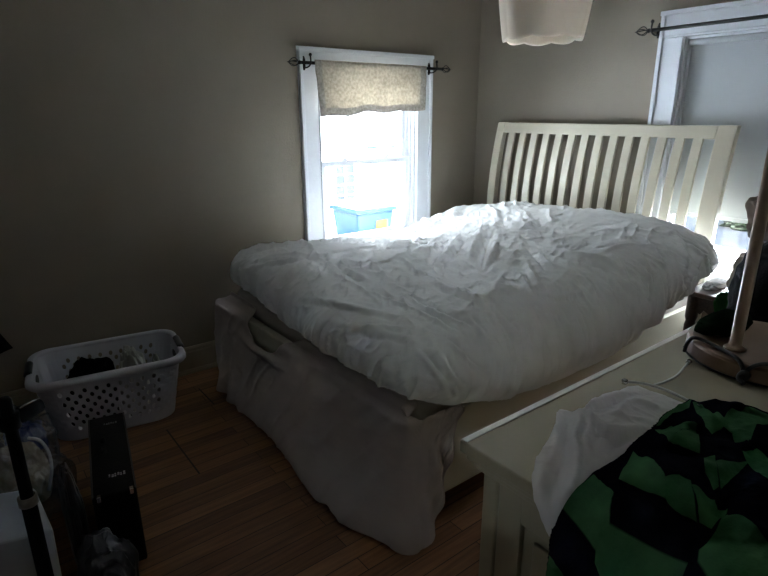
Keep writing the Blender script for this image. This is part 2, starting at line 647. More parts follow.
# valance: gathered sheer linen, border bands woven in
vm = cloth_mat('oatmeal_linen', (0.50, 0.45, 0.37), 0.40, weave=0.4, wscale=500, var=0.22, vscale=60)
vb = cloth_mat('grey_linen_band', (0.40, 0.37, 0.33), 0.25, weave=0.4, wscale=500, var=0.25, vscale=70)
nz = Noise2(3)
nu, nv = 121, 41
U, V = np.meshgrid(np.linspace(0, 1, nu), np.linspace(0, 1, nv), indexing='ij')
bot = 1.337 + 0.036 * U + 0.010 * np.exp(-((U - 0.42) / 0.10) ** 2) + 0.004 * np.sin(U * 19)
ztop = 1.634
Z = ztop + (bot - ztop) * V
fold = (0.010 * np.sin(U * 31 + 2 * nz(U * 5, 0)) + 0.006 * np.sin(U * 63 + 1)) * (0.15 + 0.85 * V) * (0.5 + 0.5 * nz(U * 7, V * 1.5))
XX = -1.382 + 0.808 * U + 0.022 * V * (1 - U) - 0.012 * V * U
YY = -0.098 - 0.006 * V + fold + 0.003 * nz.fbm(U * 20, V * 12, 3)
YY = np.where(V < 0.10, -0.088 - 0.012 * np.sqrt(np.clip(1 - ((V - 0.045) / 0.06) ** 2, 0, 1)) + fold * 0.3, YY)
mb = MB()
mb.grid(np.stack([XX, YY, Z], -1))
for k, f in enumerate(mb.f):
    i, j = divmod(k, nv - 1)
    if i < 6 or i > nu - 9 or j > nv - 8:
        mb.fm[k] = 1
val = mb.build('valance', [vm, vb], None, smooth=True, solid=0.0012)
tag(val, 'short oatmeal linen valance with grey border bands hanging over the clear window', 'valance')

# roller shade
sh_root = thing('roller_shade', 'pale grey roller shade pulled most of the way down over the window beside the headboard', 'window shade', (0.02, -1.76, 1.69))
shade_m = cloth_mat('pale_shade_cloth', (0.52, 0.54, 0.55), 0.05, weave=0.05, wscale=700, var=0.03, vscale=2)
ys = np.linspace(-1.414, -2.10, 30)
zs = np.linspace(1.69, 0.835, 40)
A, B = np.meshgrid(ys, zs, indexing='ij')
P = np.stack([0.030 + 0.004 * np.exp(-((A + 1.50) / 0.03) ** 2) * smoothstep(1.2, 1.65, B) + 0 * A, A, B], -1)
MB().grid(P).build('shade_cloth', shade_m, sh_root, smooth=True, solid=0.0012)
MB().lathe([(0.0005, -0.345), (0.017, -0.345), (0.017, 0.345), (0.0005, 0.345)], (0.018, -1.76, 1.69), 20, axis='y').build('roller', shade_m, sh_root, smooth=False)
MB().box(0.026, 0.034, -2.10, -1.414, 0.826, 0.846).build('hem_bar', shade_m, sh_root, bevel=0.003)

sh2 = thing('roller_shade', 'pale roller shade drawn almost to the sill over the added fill window behind the camera', 'window shade', (X0 - 0.02, -2.35, 1.69))  # shade of the added window, holds its fill light down
MB().box(X0 - 0.031, X0 - 0.029, -2.70, -2.0, 0.645, 1.69).build('shade_cloth', shade_m, sh2)
MB().lathe([(0.0005, -0.345), (0.017, -0.345), (0.017, 0.345), (0.0005, 0.345)], (X0 - 0.018, -2.35, 1.69), 20, axis='y').build('roller', shade_m, sh2)
MB().box(X0 - 0.034, X0 - 0.026, -2.70, -2.0, 0.635, 0.655).build('hem_bar', shade_m, sh2, bevel=0.003)

# ------------------------------------------------------------------ pendant lamp shade at the top of the frame
lamp_m = cloth_mat('milky_pressed_glass', (0.84, 0.78, 0.70), 0.40, weave=0.02, wscale=60, var=0.03)
pl = thing('pendant_lamp', 'milky fluted glass pendant lamp hanging above the bed', 'lamp', (-0.825, -1.152, ZC))
prof_o = [(0.03, 0.40), (0.11, 0.395), (0.185, 0.36), (0.205, 0.30), (0.203, 0.24), (0.195, 0.15), (0.184, 0.07), (0.174, 0.012), (0.170, 0.0)]
flute = lambda a, h: 1 + 0.035 * (abs(math.cos(a * 4)) ** 0.7 - 0.6) * (1 if h < 0.36 else 0.2) + 0.012 * math.cos(8 * a + 1)
mb = MB().lathe(prof_o, (-0.825, -1.152, 1.668), 96, fr=flute)
for i, v in enumerate(mb.v):
    if v[2] < 1.713:
        a = math.atan2(v[1] + 1.152, v[0] + 0.825)
        mb.v[i] = (v[0], v[1], v[2] - 0.010 * abs(math.cos(a * 4)) + 0.004)
mb.build('glass_shade', lamp_m, pl, smooth=True, solid=0.006)
MB().lathe([(0.0005, 0), (0.035, 0), (0.04, 0.03), (0.02, 0.06), (0.006, 0.07)], (-0.825, -1.152, 2.05), 24).build('shade_holder', chrome_m, pl, smooth=True)
MB().tube([(-0.825, -1.152, 2.1), (-0.825, -1.152, ZC - 0.02)], 0.005, 8).build('cord', trim_m, pl)
MB().lathe([(0.0005, -0.03), (0.05, -0.028), (0.06, -0.005), (0.06, 0.0)], (-0.825, -1.152, ZC), 24).build('ceiling_canopy', chrome_m, pl, smooth=True)
MB().lathe([(0.0005, -0.075), (0.02, -0.07), (0.03, -0.045), (0.026, -0.02), (0.013, 0.0), (0.013, 0.03)], (-0.825, -1.152, 2.02), 16).build('bulb', lamp_m, pl, smooth=True)

# ------------------------------------------------------------------ bed
bed = thing('bed', 'cream slatted sleigh bed with tall curved headboard and plain side rails', 'bed', (-1.1, -1.0, 0))
BY0, BY1 = -1.735, -0.262


def hb_x(z):
    z = np.asarray(z, float)
    return np.where(z > 0.72, -0.148 + 0.078 * (np.clip((z - 0.72) / 0.576, 0, 2)) ** 2, -0.148)


def hb_strip(y0, y1, z0, z1, th, n=16, z_off=0.0):
    zs_ = np.linspace(z0, z1, n)
    xs_ = hb_x(zs_)
    sec = []
    for x, z in zip(xs_, zs_):
        sec.append([(x, y0, z), (x, y1, z), (x + th, y1, z), (x + th, y0, z)])
    mb_ = MB().grid(np.array(sec), wrap_v=True)
    mb_.f += [[0, 1, 2, 3], [4 * (n - 1) + k for k in (3, 2, 1, 0)]]
    mb_.fm += [0, 0]
    return mb_


for (a, b) in ((BY0, BY0 + 0.088), (BY1 - 0.06, BY1)):
    hb_strip(a, b, 0.0, 1.294, 0.045, 28).build('headboard_post', cream_m, bed, bevel=0.006)
hb_strip(BY0 + 0.088, BY1 - 0.06, 1.228, 1.292, 0.030, 5).build('headboard_top_rail', cream_m, bed, bevel=0.005)
hb_strip(BY0 + 0.088, BY1 - 0.06, 0.40, 0.52, 0.030, 3).build('headboard_lower_rail', cream_m, bed, bevel=0.004)
y_lo, y_hi = BY0 + 0.088, BY1 - 0.06
for k in range(14):
    yc = -0.398 + (-1.570 + 0.398) * k / 13
    hb_strip(yc - 0.024, yc + 0.024, 0.50, 1.232, 0.016, 16).build('slat', cream_m, bed, bevel=0.003)
MB().box(-2.06, -0.13, BY0, BY0 + 0.024, 0.13, 0.432).build('side_rail', cream_m, bed, bevel=0.004)
MB().box(-2.06, -0.13, BY1 - 0.024, BY1, 0.13, 0.432).build('side_rail', cream_m, bed, bevel=0.004)
MB().box(-2.10, -2.062, BY0, BY1, 0.12, 0.464).build('footboard', cream_m, bed, bevel=0.008)
for y in (BY0 + 0.035, BY1 - 0.035):
    MB().box(-2.103, -2.062, y - 0.035, y + 0.035, 0.0, 0.465).build('leg', cream_m, bed, bevel=0.006)


def rounded_box(x0, x1, y0, y1, z0, z1, r, n=4):
    mb_ = MB().box(x0, x1, y0, y1, z0, z1)
    return mb_


matt_m = cloth_mat('mattress_ticking', (0.47, 0.43, 0.40), 0.0, weave=0.2, wscale=300)
mat_o = MB().box(-2.036, -0.16, BY0 + 0.034, BY1 - 0.075, 0.24, 0.535).build('mattress', matt_m, None, smooth=True, bevel=0.03, seg=5)
tag(mat_o, 'pale mattress lying inside the bed rails under the white duvet', 'mattress')

# ------------------------------------------------------------------ duvet
# a thick comforter: a domain (s, t) laid over the mattress whose outer ring rolls down over the sides
DX0, DX1, DY0, DY1 = -2.125, -0.185, -1.845, -0.165      # widest extents


def interp2(xs, ys, tab, x, y):
    """smooth table look-up (bicubic-ish, by smoothed bilinear)"""
    xs, ys, tab = np.array(xs), np.array(ys), np.array(tab)
    i = np.clip(np.searchsorted(xs, x) - 1, 0, len(xs) - 2)
    j = np.clip(np.searchsorted(ys, y) - 1, 0, len(ys) - 2)
    fx = np.clip((x - xs[i]) / (xs[i + 1] - xs[i]), 0, 1)
    fy = np.clip((y - ys[j]) / (ys[j + 1] - ys[j]), 0, 1)
    fx, fy = fx * fx * (3 - 2 * fx), fy * fy * (3 - 2 * fy)
    return tab[i, j] * (1 - fx) * (1 - fy) + tab[i + 1, j] * fx * (1 - fy) + tab[i, j + 1] * (1 - fx) * fy + tab[i + 1, j + 1] * fx * fy


def duvet_top(x, y):
    xs = [-2.15, -1.95, -1.6, -1.1, -0.7, -0.4, -0.15]
    ys = [-1.85, -1.5, -1.1, -0.75, -0.4, -0.15]
    T = [[0.655, 0.685, 0.715, 0.735, 0.735, 0.72],
         [0.685, 0.710, 0.735, 0.75, 0.750, 0.725],
         [0.705, 0.735, 0.745, 0.735, 0.712, 0.685],
         [0.735, 0.760, 0.755, 0.725, 0.688, 0.66],
         [0.785, 0.805, 0.790, 0.760, 0.722, 0.69],
         [0.825, 0.850, 0.838, 0.820, 0.790, 0.75],
         [0.815, 0.840, 0.825, 0.810, 0.780, 0.73]]
    return interp2(xs, ys, T, x, y)


def duvet_hem(a):
    """hem height round the perimeter: near side by x, foot end by y"""
    x, y = a
    near = np.interp(x, [-2.15, -2.03, -1.75, -1.4, -1.15, -0.87, -0.54, -0.36, -0.1], [0.540, 0.525, 0.445, 0.405, 0.405, 0.455, 0.60, 0.625, 0.625])
    foot = np.interp(y, [-1.85, -1.56, -1.1, -0.75, -0.45, -0.2], [0.535, 0.535, 0.540, 0.54, 0.555, 0.57])
    return near, foot


def duvet_surface(s, t, disp):
    """s: 0..1 foot->head, t: 0..1 near->far with the ring folded over the sides. Returns points"""
    # domain lengths: ring width (in domain units) on each side
    rh_near, rh_far, rh_foot, rh_head = 0.30, 0.16, 0.17, 0.10
    thm = math.radians(128)
    ring = 0.22                                  # share of the domain used by each ring
    a = np.clip((s - ring * 0.8) / (1 - ring * 0.8 - 0.08), 0, 1)
    b = np.clip((t - ring * 1.25) / (1 - ring * 1.25 - 0.16), 0, 1)
    ds = np.where(s < ring * 0.8, s / (ring * 0.8) - 1, np.where(s > 1 - 0.08, (s - 0.92) / 0.08, 0))
    dt = np.where(t < ring * 1.25, t / (ring * 1.25) - 1, np.where(t > 1 - 0.16, (t - 0.84) / 0.16, 0))
    cx = DX0 + rh_foot + a * (DX1 - rh_head - DX0 - rh_foot)
    cy = DY0 + rh_near + b * (DY1 - rh_far - DY0 - rh_near)
    ell = np.maximum(np.abs(ds), np.abs(dt))
    nrm = np.hypot(ds, dt) + 1e-9
    ux, uy = ds / nrm, dt / nrm
    th = ell * thm
    rx = np.where(ds < 0, rh_foot, rh_head)
    ry = np.where(dt < 0, rh_near, rh_far)
    px = cx + ux * rx * np.sin(th)
    py = cy + uy * ry * np.sin(th)
    zt = duvet_top(np.clip(cx + ux * rx * 0.6 * np.minimum(1, ell), DX0, DX1), np.clip(cy + uy * ry * 0.6 * np.minimum(1, ell), DY0, DY1))
    px = px + 0.075 * smoothstep(-1.5, -0.3, py) * smoothstep(-1.2, -2.1, px)
    px = px - 0.12 * smoothstep(-1.35, -1.78, py) * smoothstep(-0.6, -0.15, px)
    py = py - 0.10 * smoothstep(-0.9, -0.25, py) * smoothstep(-0.2, -1.2, px)
    near, foot = duvet_hem((px, py))
    wgt = ux * ux
    hem = np.where(dt < 0, near * (1 - wgt) + foot * wgt, foot)
    hem = np.where((ds > 0), np.where(dt < 0, near * (1 - wgt) + 0.6 * wgt, 0.6), hem)
    drop = (zt - hem) * (1 - np.cos(th)) / (1 - math.cos(thm))
    pz = zt - drop
    # near corner of the foot end flops down a little
    corner = np.exp(-((px + 2.10) / 0.16) ** 2 - ((py + 1.80) / 0.20) ** 2)
    pz = pz - 0.012 * corner
    P = np.stack([px, py, pz], -1)
    if disp is None:
        return P, cx, cy, ell, ds, dt
    du = np.gradient(P, axis=0)
    dv = np.gradient(P, axis=1)
    N = np.cross(du, dv)
    N /= np.linalg.norm(N, axis=-1, keepdims=True) + 1e-12
    return P + N * disp[..., None]


NS, NT = 520, 460
S_, T_ = np.meshgrid(np.linspace(0, 1, NS), np.linspace(0, 1, NT), indexing='ij')
DUVET_STROKES = [
    (0.0100, 0.018, [(-2.003, -0.412, 0.707), (-1.889, -0.504, 0.750), (-1.752, -0.546, 0.737), (-1.790, -0.707, 0.746)]),
    (0.0100, 0.014, [(-2.016, -0.535, 0.703), (-1.925, -0.685, 0.748), (-1.878, -0.788, 0.749), (-1.795, -0.817, 0.745)]),
    (-0.0100, 0.012, [(-2.026, -0.542, 0.693), (-1.962, -0.714, 0.741), (-1.910, -0.817, 0.749), (-1.822, -0.843, 0.746)]),
    (0.0100, 0.012, [(-2.042, -0.520, 0.669), (-1.987, -0.741, 0.732), (-1.920, -0.843, 0.747)]),
    (-0.0100, 0.014, [(-2.014, -0.714, 0.715), (-1.952, -0.838, 0.744), (-1.820, -0.878, 0.744)]),
    (0.0100, 0.01, [(-2.068, -0.902, 0.675), (-2.000, -0.911, 0.727), (-1.936, -0.883, 0.744)]),
    (0.0080, 0.01, [(-2.069, -0.958, 0.677), (-1.986, -0.958, 0.731), (-1.923, -0.920, 0.743)]),
    (-0.0080, 0.009, [(-2.069, -0.930, 0.676), (-1.996, -0.939, 0.728), (-1.934, -0.906, 0.743)]),
    (0.0080, 0.01, [(-1.966, -1.047, 0.733), (-1.912, -0.930, 0.742)]),
    (0.0100, 0.014, [(-1.795, -0.817, 0.745), (-1.626, -0.809, 0.736), (-1.421, -0.780, 0.732)]),
    (0.0100, 0.012, [(-1.822, -0.902, 0.743), (-1.670, -0.869, 0.739), (-1.491, -0.856, 0.737)]),
    (-0.0120, 0.012, [(-1.806, -0.856, 0.745), (-1.617, -0.860, 0.738), (-1.364, -0.780, 0.731)]),
    (0.0070, 0.012, [(-1.687, -0.963, 0.741), (-1.736, -1.094, 0.741), (-1.786, -1.240, 0.734)]),
    (0.0080, 0.012, [(-1.817, -0.944, 0.741), (-1.858, -1.104, 0.736), (-1.862, -1.231, 0.731)]),
    (-0.0070, 0.01, [(-1.842, -0.949, 0.741), (-1.879, -1.104, 0.736), (-1.886, -1.203, 0.732)]),
    (0.0080, 0.013, [(-2.073, -0.813, 0.652), (-2.087, -0.892, 0.619), (-2.081, -0.906, 0.579)]),
    (0.0070, 0.012, [(-2.074, -1.113, 0.683), (-2.039, -1.316, 0.703), (-1.973, -1.532, 0.708)]),
    (-0.0060, 0.012, [(-2.084, -1.123, 0.673), (-2.053, -1.330, 0.695), (-1.985, -1.551, 0.705)]),
    (0.0070, 0.012, [(-2.037, -0.579, 0.682), (-2.055, -0.572, 0.638), (-2.056, -0.634, 0.591)]),
    (0.0100, 0.014, [(-0.884, -0.737, 0.744), (-0.810, -0.735, 0.753), (-0.797, -0.833, 0.759)]),
    (-0.0180, 0.015, [(-0.979, -0.856, 0.739), (-1.238, -0.996, 0.748), (-1.417, -1.113, 0.748), (-1.516, -1.193, 0.744)]),
    (0.0100, 0.015, [(-0.944, -0.770, 0.737), (-1.213, -0.920, 0.739), (-1.503, -1.151, 0.746)]),
    (0.0090, 0.015, [(-1.040, -0.925, 0.742), (-1.256, -1.052, 0.751), (-1.448, -1.174, 0.747)]),
    (-0.0150, 0.014, [(-0.845, -0.865, 0.757), (-1.031, -0.949, 0.746), (-1.303, -1.127, 0.751), (-1.487, -1.259, 0.743)]),
    (-0.0180, 0.014, [(-0.875, -0.963, 0.766), (-1.074, -1.113, 0.755), (-1.316, -1.297, 0.751), (-1.433, -1.396, 0.743)]),
    (0.0110, 0.013, [(-0.810, -0.860, 0.760), (-1.122, -1.076, 0.755), (-1.359, -1.259, 0.749)]),
    (0.0110, 0.013, [(-0.962, -1.080, 0.764), (-1.178, -1.245, 0.756), (-1.403, -1.396, 0.744)]),
    (-0.0100, 0.012, [(-1.152, -1.269, 0.756), (-1.334, -1.363, 0.749), (-1.437, -1.419, 0.742)]),
    (0.0100, 0.016, [(-0.400, -0.499, 0.795), (-0.568, -0.720, 0.784), (-0.789, -0.944, 0.773)]),
    (-0.0100, 0.016, [(-0.417, -0.551, 0.800), (-0.555, -0.759, 0.788), (-0.823, -1.000, 0.776)]),
    (-0.0120, 0.011, [(-0.919, -1.165, 0.771), (-0.923, -1.264, 0.773), (-0.849, -1.348, 0.787)]),
    (0.0100, 0.011, [(-0.893, -1.099, 0.773), (-0.854, -1.212, 0.781), (-0.810, -1.325, 0.791)]),
    (0.0110, 0.011, [(-0.797, -1.099, 0.785), (-0.715, -1.076, 0.789), (-0.720, -1.123, 0.790)]),
    (-0.0120, 0.01, [(-0.828, -1.118, 0.782), (-0.763, -1.127, 0.788), (-0.784, -1.170, 0.787)]),
    (0.0130, 0.015, [(-1.605, -1.203, 0.743), (-1.671, -1.424, 0.733), (-1.688, -1.552, 0.730), (-1.693, -1.660, 0.713)]),
    (-0.0110, 0.013, [(-1.697, -1.452, 0.731), (-1.701, -1.573, 0.727), (-1.710, -1.665, 0.711)]),
    (0.0090, 0.013, [(-1.576, -1.062, 0.745), (-1.613, -1.179, 0.744), (-1.658, -1.264, 0.740)]),
    (0.0100, 0.012, [(-1.217, -1.452, 0.756), (-1.360, -1.609, 0.740), (-1.399, -1.698, 0.711)]),
    (0.0080, 0.012, [(-1.325, -1.499, 0.749), (-1.429, -1.625, 0.732), (-1.472, -1.693, 0.709)]),
    (0.0080, 0.012, [(-1.355, -1.457, 0.747), (-1.481, -1.541, 0.737), (-1.550, -1.567, 0.733)]),
    (0.0100, 0.012, [(-1.486, -0.982, 0.743), (-1.204, -0.792, 0.727), (-0.944, -0.722, 0.735)]),
    (-0.0100, 0.012, [(-1.500, -1.029, 0.745), (-1.234, -0.860, 0.733), (-0.979, -0.783, 0.733)]),
    (0.0070, 0.01, [(-1.044, -1.381, 0.761), (-1.139, -1.485, 0.760), (-1.200, -1.578, 0.754)]),
    (-0.0080, 0.01, [(-1.070, -1.353, 0.759), (-1.182, -1.490, 0.758), (-1.260, -1.589, 0.750)]),
    (0.0150, 0.016, [(-0.988, -1.428, 0.768), (-0.992, -1.546, 0.767), (-0.949, -1.640, 0.761), (-0.949, -1.711, 0.736)]),
    (-0.0130, 0.016, [(-1.048, -1.475, 0.762), (-1.044, -1.583, 0.759), (-1.001, -1.650, 0.751), (-1.009, -1.711, 0.727)]),
    (0.0120, 0.014, [(-1.117, -1.567, 0.758), (-1.079, -1.635, 0.748), (-1.066, -1.665, 0.740)]),
    (0.0100, 0.013, [(-0.875, -1.604, 0.781), (-0.780, -1.630, 0.791), (-0.676, -1.693, 0.781)]),
    (0.0120, 0.011, [(-0.720, -1.573, 0.803), (-0.672, -1.578, 0.804), (-0.668, -1.620, 0.800)]),
    (-0.0100, 0.012, [(-0.875, -1.557, 0.785), (-0.763, -1.604, 0.797), (-0.663, -1.675, 0.788)]),
    (0.0100, 0.012, [(-0.689, -1.377, 0.802), (-0.577, -1.485, 0.821), (-0.539, -1.630, 0.823)]),
    (-0.0080, 0.012, [(-0.577, -1.344, 0.817), (-0.476, -1.447, 0.843), (-0.386, -1.532, 0.849)]),
    (0.0090, 0.011, [(-1.165, -1.675, 0.734), (-1.200, -1.737, 0.703), (-1.282, -1.815, 0.626)]),
    (-0.0070, 0.01, [(-1.143, -1.684, 0.731), (-1.178, -1.745, 0.698), (-1.252, -1.819, 0.620)]),
    (0.0090, 0.011, [(-1.018, -1.670, 0.743), (-1.113, -1.760, 0.690), (-1.187, -1.823, 0.615)]),
    (-0.0070, 0.01, [(-0.996, -1.679, 0.742), (-1.087, -1.768, 0.685), (-1.156, -1.827, 0.609)]),
    (0.0090, 0.011, [(-0.901, -1.684, 0.756), (-0.992, -1.778, 0.687), (-1.066, -1.836, 0.595)]),
    (-0.0070, 0.01, [(-0.884, -1.693, 0.755), (-0.966, -1.784, 0.685), (-1.031, -1.839, 0.592)]),
    (0.0090, 0.011, [(-0.793, -1.711, 0.763), (-0.901, -1.802, 0.677), (-0.988, -1.842, 0.584)]),
    (-0.0070, 0.01, [(-0.771, -1.720, 0.763), (-0.871, -1.810, 0.673), (-0.953, -1.844, 0.576)]),
    (0.0090, 0.011, [(-0.607, -1.615, 0.809), (-0.724, -1.753, 0.752), (-0.815, -1.835, 0.645)]),
    (-0.0070, 0.01, [(-0.594, -1.630, 0.810), (-0.698, -1.760, 0.750), (-0.780, -1.840, 0.642)]),
    (0.0090, 0.011, [(-0.616, -1.707, 0.786), (-0.676, -1.799, 0.724), (-0.733, -1.842, 0.645)]),
    (-0.0070, 0.01, [(-0.598, -1.720, 0.785), (-0.650, -1.808, 0.722), (-0.689, -1.845, 0.641)]),
    (0.0090, 0.011, [(-0.492, -1.720, 0.812), (-0.594, -1.802, 0.741), (-0.689, -1.838, 0.670)]),
    (-0.0070, 0.01, [(-0.475, -1.733, 0.811), (-0.570, -1.813, 0.738), (-0.655, -1.841, 0.671)]),
    (0.0110, 0.009, [(-0.411, -1.797, 0.778), (-0.548, -1.836, 0.715), (-0.633, -1.843, 0.669), (-0.715, -1.845, 0.631)]),
    (0.0100, 0.01, [(-0.400, -1.817, 0.760), (-0.442, -1.845, 0.705), (-0.555, -1.844, 0.665)]),
    (0.0080, 0.01, [(-1.925, -1.297, 0.723), (-1.896, -1.452, 0.712), (-1.887, -1.640, 0.701), (-1.883, -1.689, 0.690)]),
    (-0.0060, 0.01, [(-1.908, -1.297, 0.723), (-1.883, -1.452, 0.713), (-1.870, -1.640, 0.702), (-1.870, -1.689, 0.691)]),
    (0.0080, 0.01, [(-1.988, -1.756, 0.660), (-1.994, -1.817, 0.619), (-1.972, -1.843, 0.582)]),
    (-0.0060, 0.01, [(-1.975, -1.761, 0.660), (-1.982, -1.819, 0.621), (-1.956, -1.844, 0.583)]),
    (0.0080, 0.01, [(-1.935, -1.729, 0.675), (-1.913, -1.802, 0.636), (-1.861, -1.840, 0.588)]),
    (-0.0060, 0.01, [(-1.922, -1.729, 0.675), (-1.900, -1.802, 0.636), (-1.844, -1.840, 0.586)]),
    (0.0080, 0.01, [(-1.788, -1.679, 0.700), (-1.814, -1.764, 0.663), (-1.822, -1.808, 0.631)]),
    (-0.0060, 0.01, [(-1.775, -1.684, 0.700), (-1.792, -1.764, 0.664), (-1.805, -1.808, 0.631)]),
    (0.0080, 0.01, [(-1.706, -1.693, 0.702), (-1.749, -1.781, 0.653), (-1.783, -1.825, 0.609)]),
    (-0.0060, 0.01, [(-1.688, -1.698, 0.701), (-1.732, -1.784, 0.651), (-1.766, -1.825, 0.608)]),
    (0.0080, 0.01, [(-1.684, -1.757, 0.673), (-1.723, -1.823, 0.610)]),
    (-0.0060, 0.01, [(-1.667, -1.760, 0.671), (-1.706, -1.825, 0.608)]),
    (0.0080, 0.01, [(-1.830, -1.396, 0.720), (-1.853, -1.578, 0.712), (-1.818, -1.707, 0.689)]),
    (-0.0060, 0.01, [(-1.813, -1.400, 0.722), (-1.840, -1.583, 0.713), (-1.801, -1.711, 0.688)]),
    (0.0080, 0.01, [(-2.033, -1.710, 0.663), (-2.030, -1.787, 0.625), (-2.024, -1.815, 0.598)]),
    (-0.0060, 0.01, [(-2.019, -1.719, 0.666), (-2.019, -1.792, 0.628), (-2.013, -1.822, 0.599)]),
    (-0.0100, 0.012, [(-2.072, -1.745, 0.615), (-2.042, -1.800, 0.597), (-2.036, -1.807, 0.572)]),
    (0.0100, 0.012, [(-2.076, -1.735, 0.618), (-2.047, -1.791, 0.603), (-2.039, -1.805, 0.579)]),
    (0.0080, 0.008, [(-2.004, -1.828, 0.598), (-1.997, -1.835, 0.569)]),
    (0.0100, 0.012, [(-2.107, -1.457, 0.647), (-2.047, -1.532, 0.689), (-2.002, -1.595, 0.699)]),
    (0.0080, 0.012, [(-2.099, -1.325, 0.660), (-2.070, -1.499, 0.678), (-2.022, -1.656, 0.683)]),
    (-0.0070, 0.012, [(-2.107, -1.334, 0.649), (-2.082, -1.513, 0.670), (-2.042, -1.651, 0.676)]),
    (0.0100, 0.013, [(-2.115, -1.646, 0.593), (-2.100, -1.653, 0.631), (-2.076, -1.696, 0.640)]),
    (-0.0100, 0.014, [(-2.112, -1.616, 0.625), (-2.113, -1.649, 0.606), (-2.104, -1.690, 0.590)]),
    (0.0120, 0.015, [(-2.090, -1.710, 0.615), (-2.080, -1.740, 0.564), (-2.067, -1.744, 0.548)]),
    (0.0080, 0.01, [(-1.619, -1.698, 0.704), (-1.675, -1.768, 0.666), (-1.727, -1.831, 0.599), (-1.762, -1.844, 0.535)]),
    (-0.0050, 0.009, [(-1.602, -1.702, 0.702), (-1.654, -1.775, 0.662), (-1.706, -1.834, 0.593), (-1.732, -1.843, 0.526)]),
    (0.0080, 0.01, [(-1.537, -1.724, 0.692), (-1.589, -1.788, 0.650), (-1.632, -1.836, 0.585), (-1.636, -1.834, 0.493)]),
    (-0.0050, 0.009, [(-1.515, -1.729, 0.691), (-1.567, -1.791, 0.647), (-1.610, -1.840, 0.574), (-1.598, -1.829, 0.480)]),
    (0.0080, 0.01, [(-1.489, -1.737, 0.687), (-1.533, -1.799, 0.638), (-1.567, -1.842, 0.566), (-1.533, -1.815, 0.453)]),
    (-0.0050, 0.009, [(-1.468, -1.741, 0.685), (-1.507, -1.802, 0.635), (-1.537, -1.842, 0.561), (-1.507, -1.815, 0.451)]),
    (0.0080, 0.01, [(-1.425, -1.753, 0.679), (-1.459, -1.810, 0.626), (-1.481, -1.844, 0.545), (-1.455, -1.815, 0.446)]),
    (-0.0050, 0.009, [(-1.399, -1.760, 0.675), (-1.433, -1.813, 0.623), (-1.446, -1.845, 0.536), (-1.437, -1.817, 0.447)]),
    (0.0080, 0.01, [(-1.355, -1.775, 0.666), (-1.381, -1.821, 0.610), (-1.381, -1.844, 0.517), (-1.399, -1.822, 0.450)]),
    (-0.0050, 0.009, [(-1.329, -1.778, 0.665), (-1.355, -1.825, 0.605), (-1.342, -1.843, 0.507), (-1.373, -1.822, 0.451)]),
    (0.0080, 0.01, [(-1.299, -1.788, 0.658), (-1.316, -1.831, 0.596), (-1.290, -1.839, 0.490), (-1.338, -1.822, 0.451)]),
    (-0.0050, 0.009, [(-1.273, -1.791, 0.656), (-1.290, -1.832, 0.593), (-1.247, -1.834, 0.477), (-1.312, -1.822, 0.451)]),
    (0.0080, 0.01, [(-1.226, -1.799, 0.648), (-1.234, -1.836, 0.585), (-1.182, -1.827, 0.463), (-1.269, -1.819, 0.449)]),
    (-0.0050, 0.009, [(-1.200, -1.805, 0.643), (-1.204, -1.839, 0.578), (-1.169, -1.829, 0.467), (-1.243, -1.819, 0.449)]),
    (0.0080, 0.01, [(-1.113, -1.817, 0.630), (-1.100, -1.844, 0.554), (-1.113, -1.832, 0.479), (-1.200, -1.824, 0.456)]),
    (-0.0050, 0.009, [(-1.083, -1.823, 0.621), (-1.061, -1.845, 0.548), (-1.092, -1.832, 0.482), (-1.187, -1.826, 0.460)]),
    (0.0100, 0.012, [(-1.442, -1.689, 0.712), (-1.368, -1.729, 0.697), (-1.217, -1.737, 0.702)]),
]


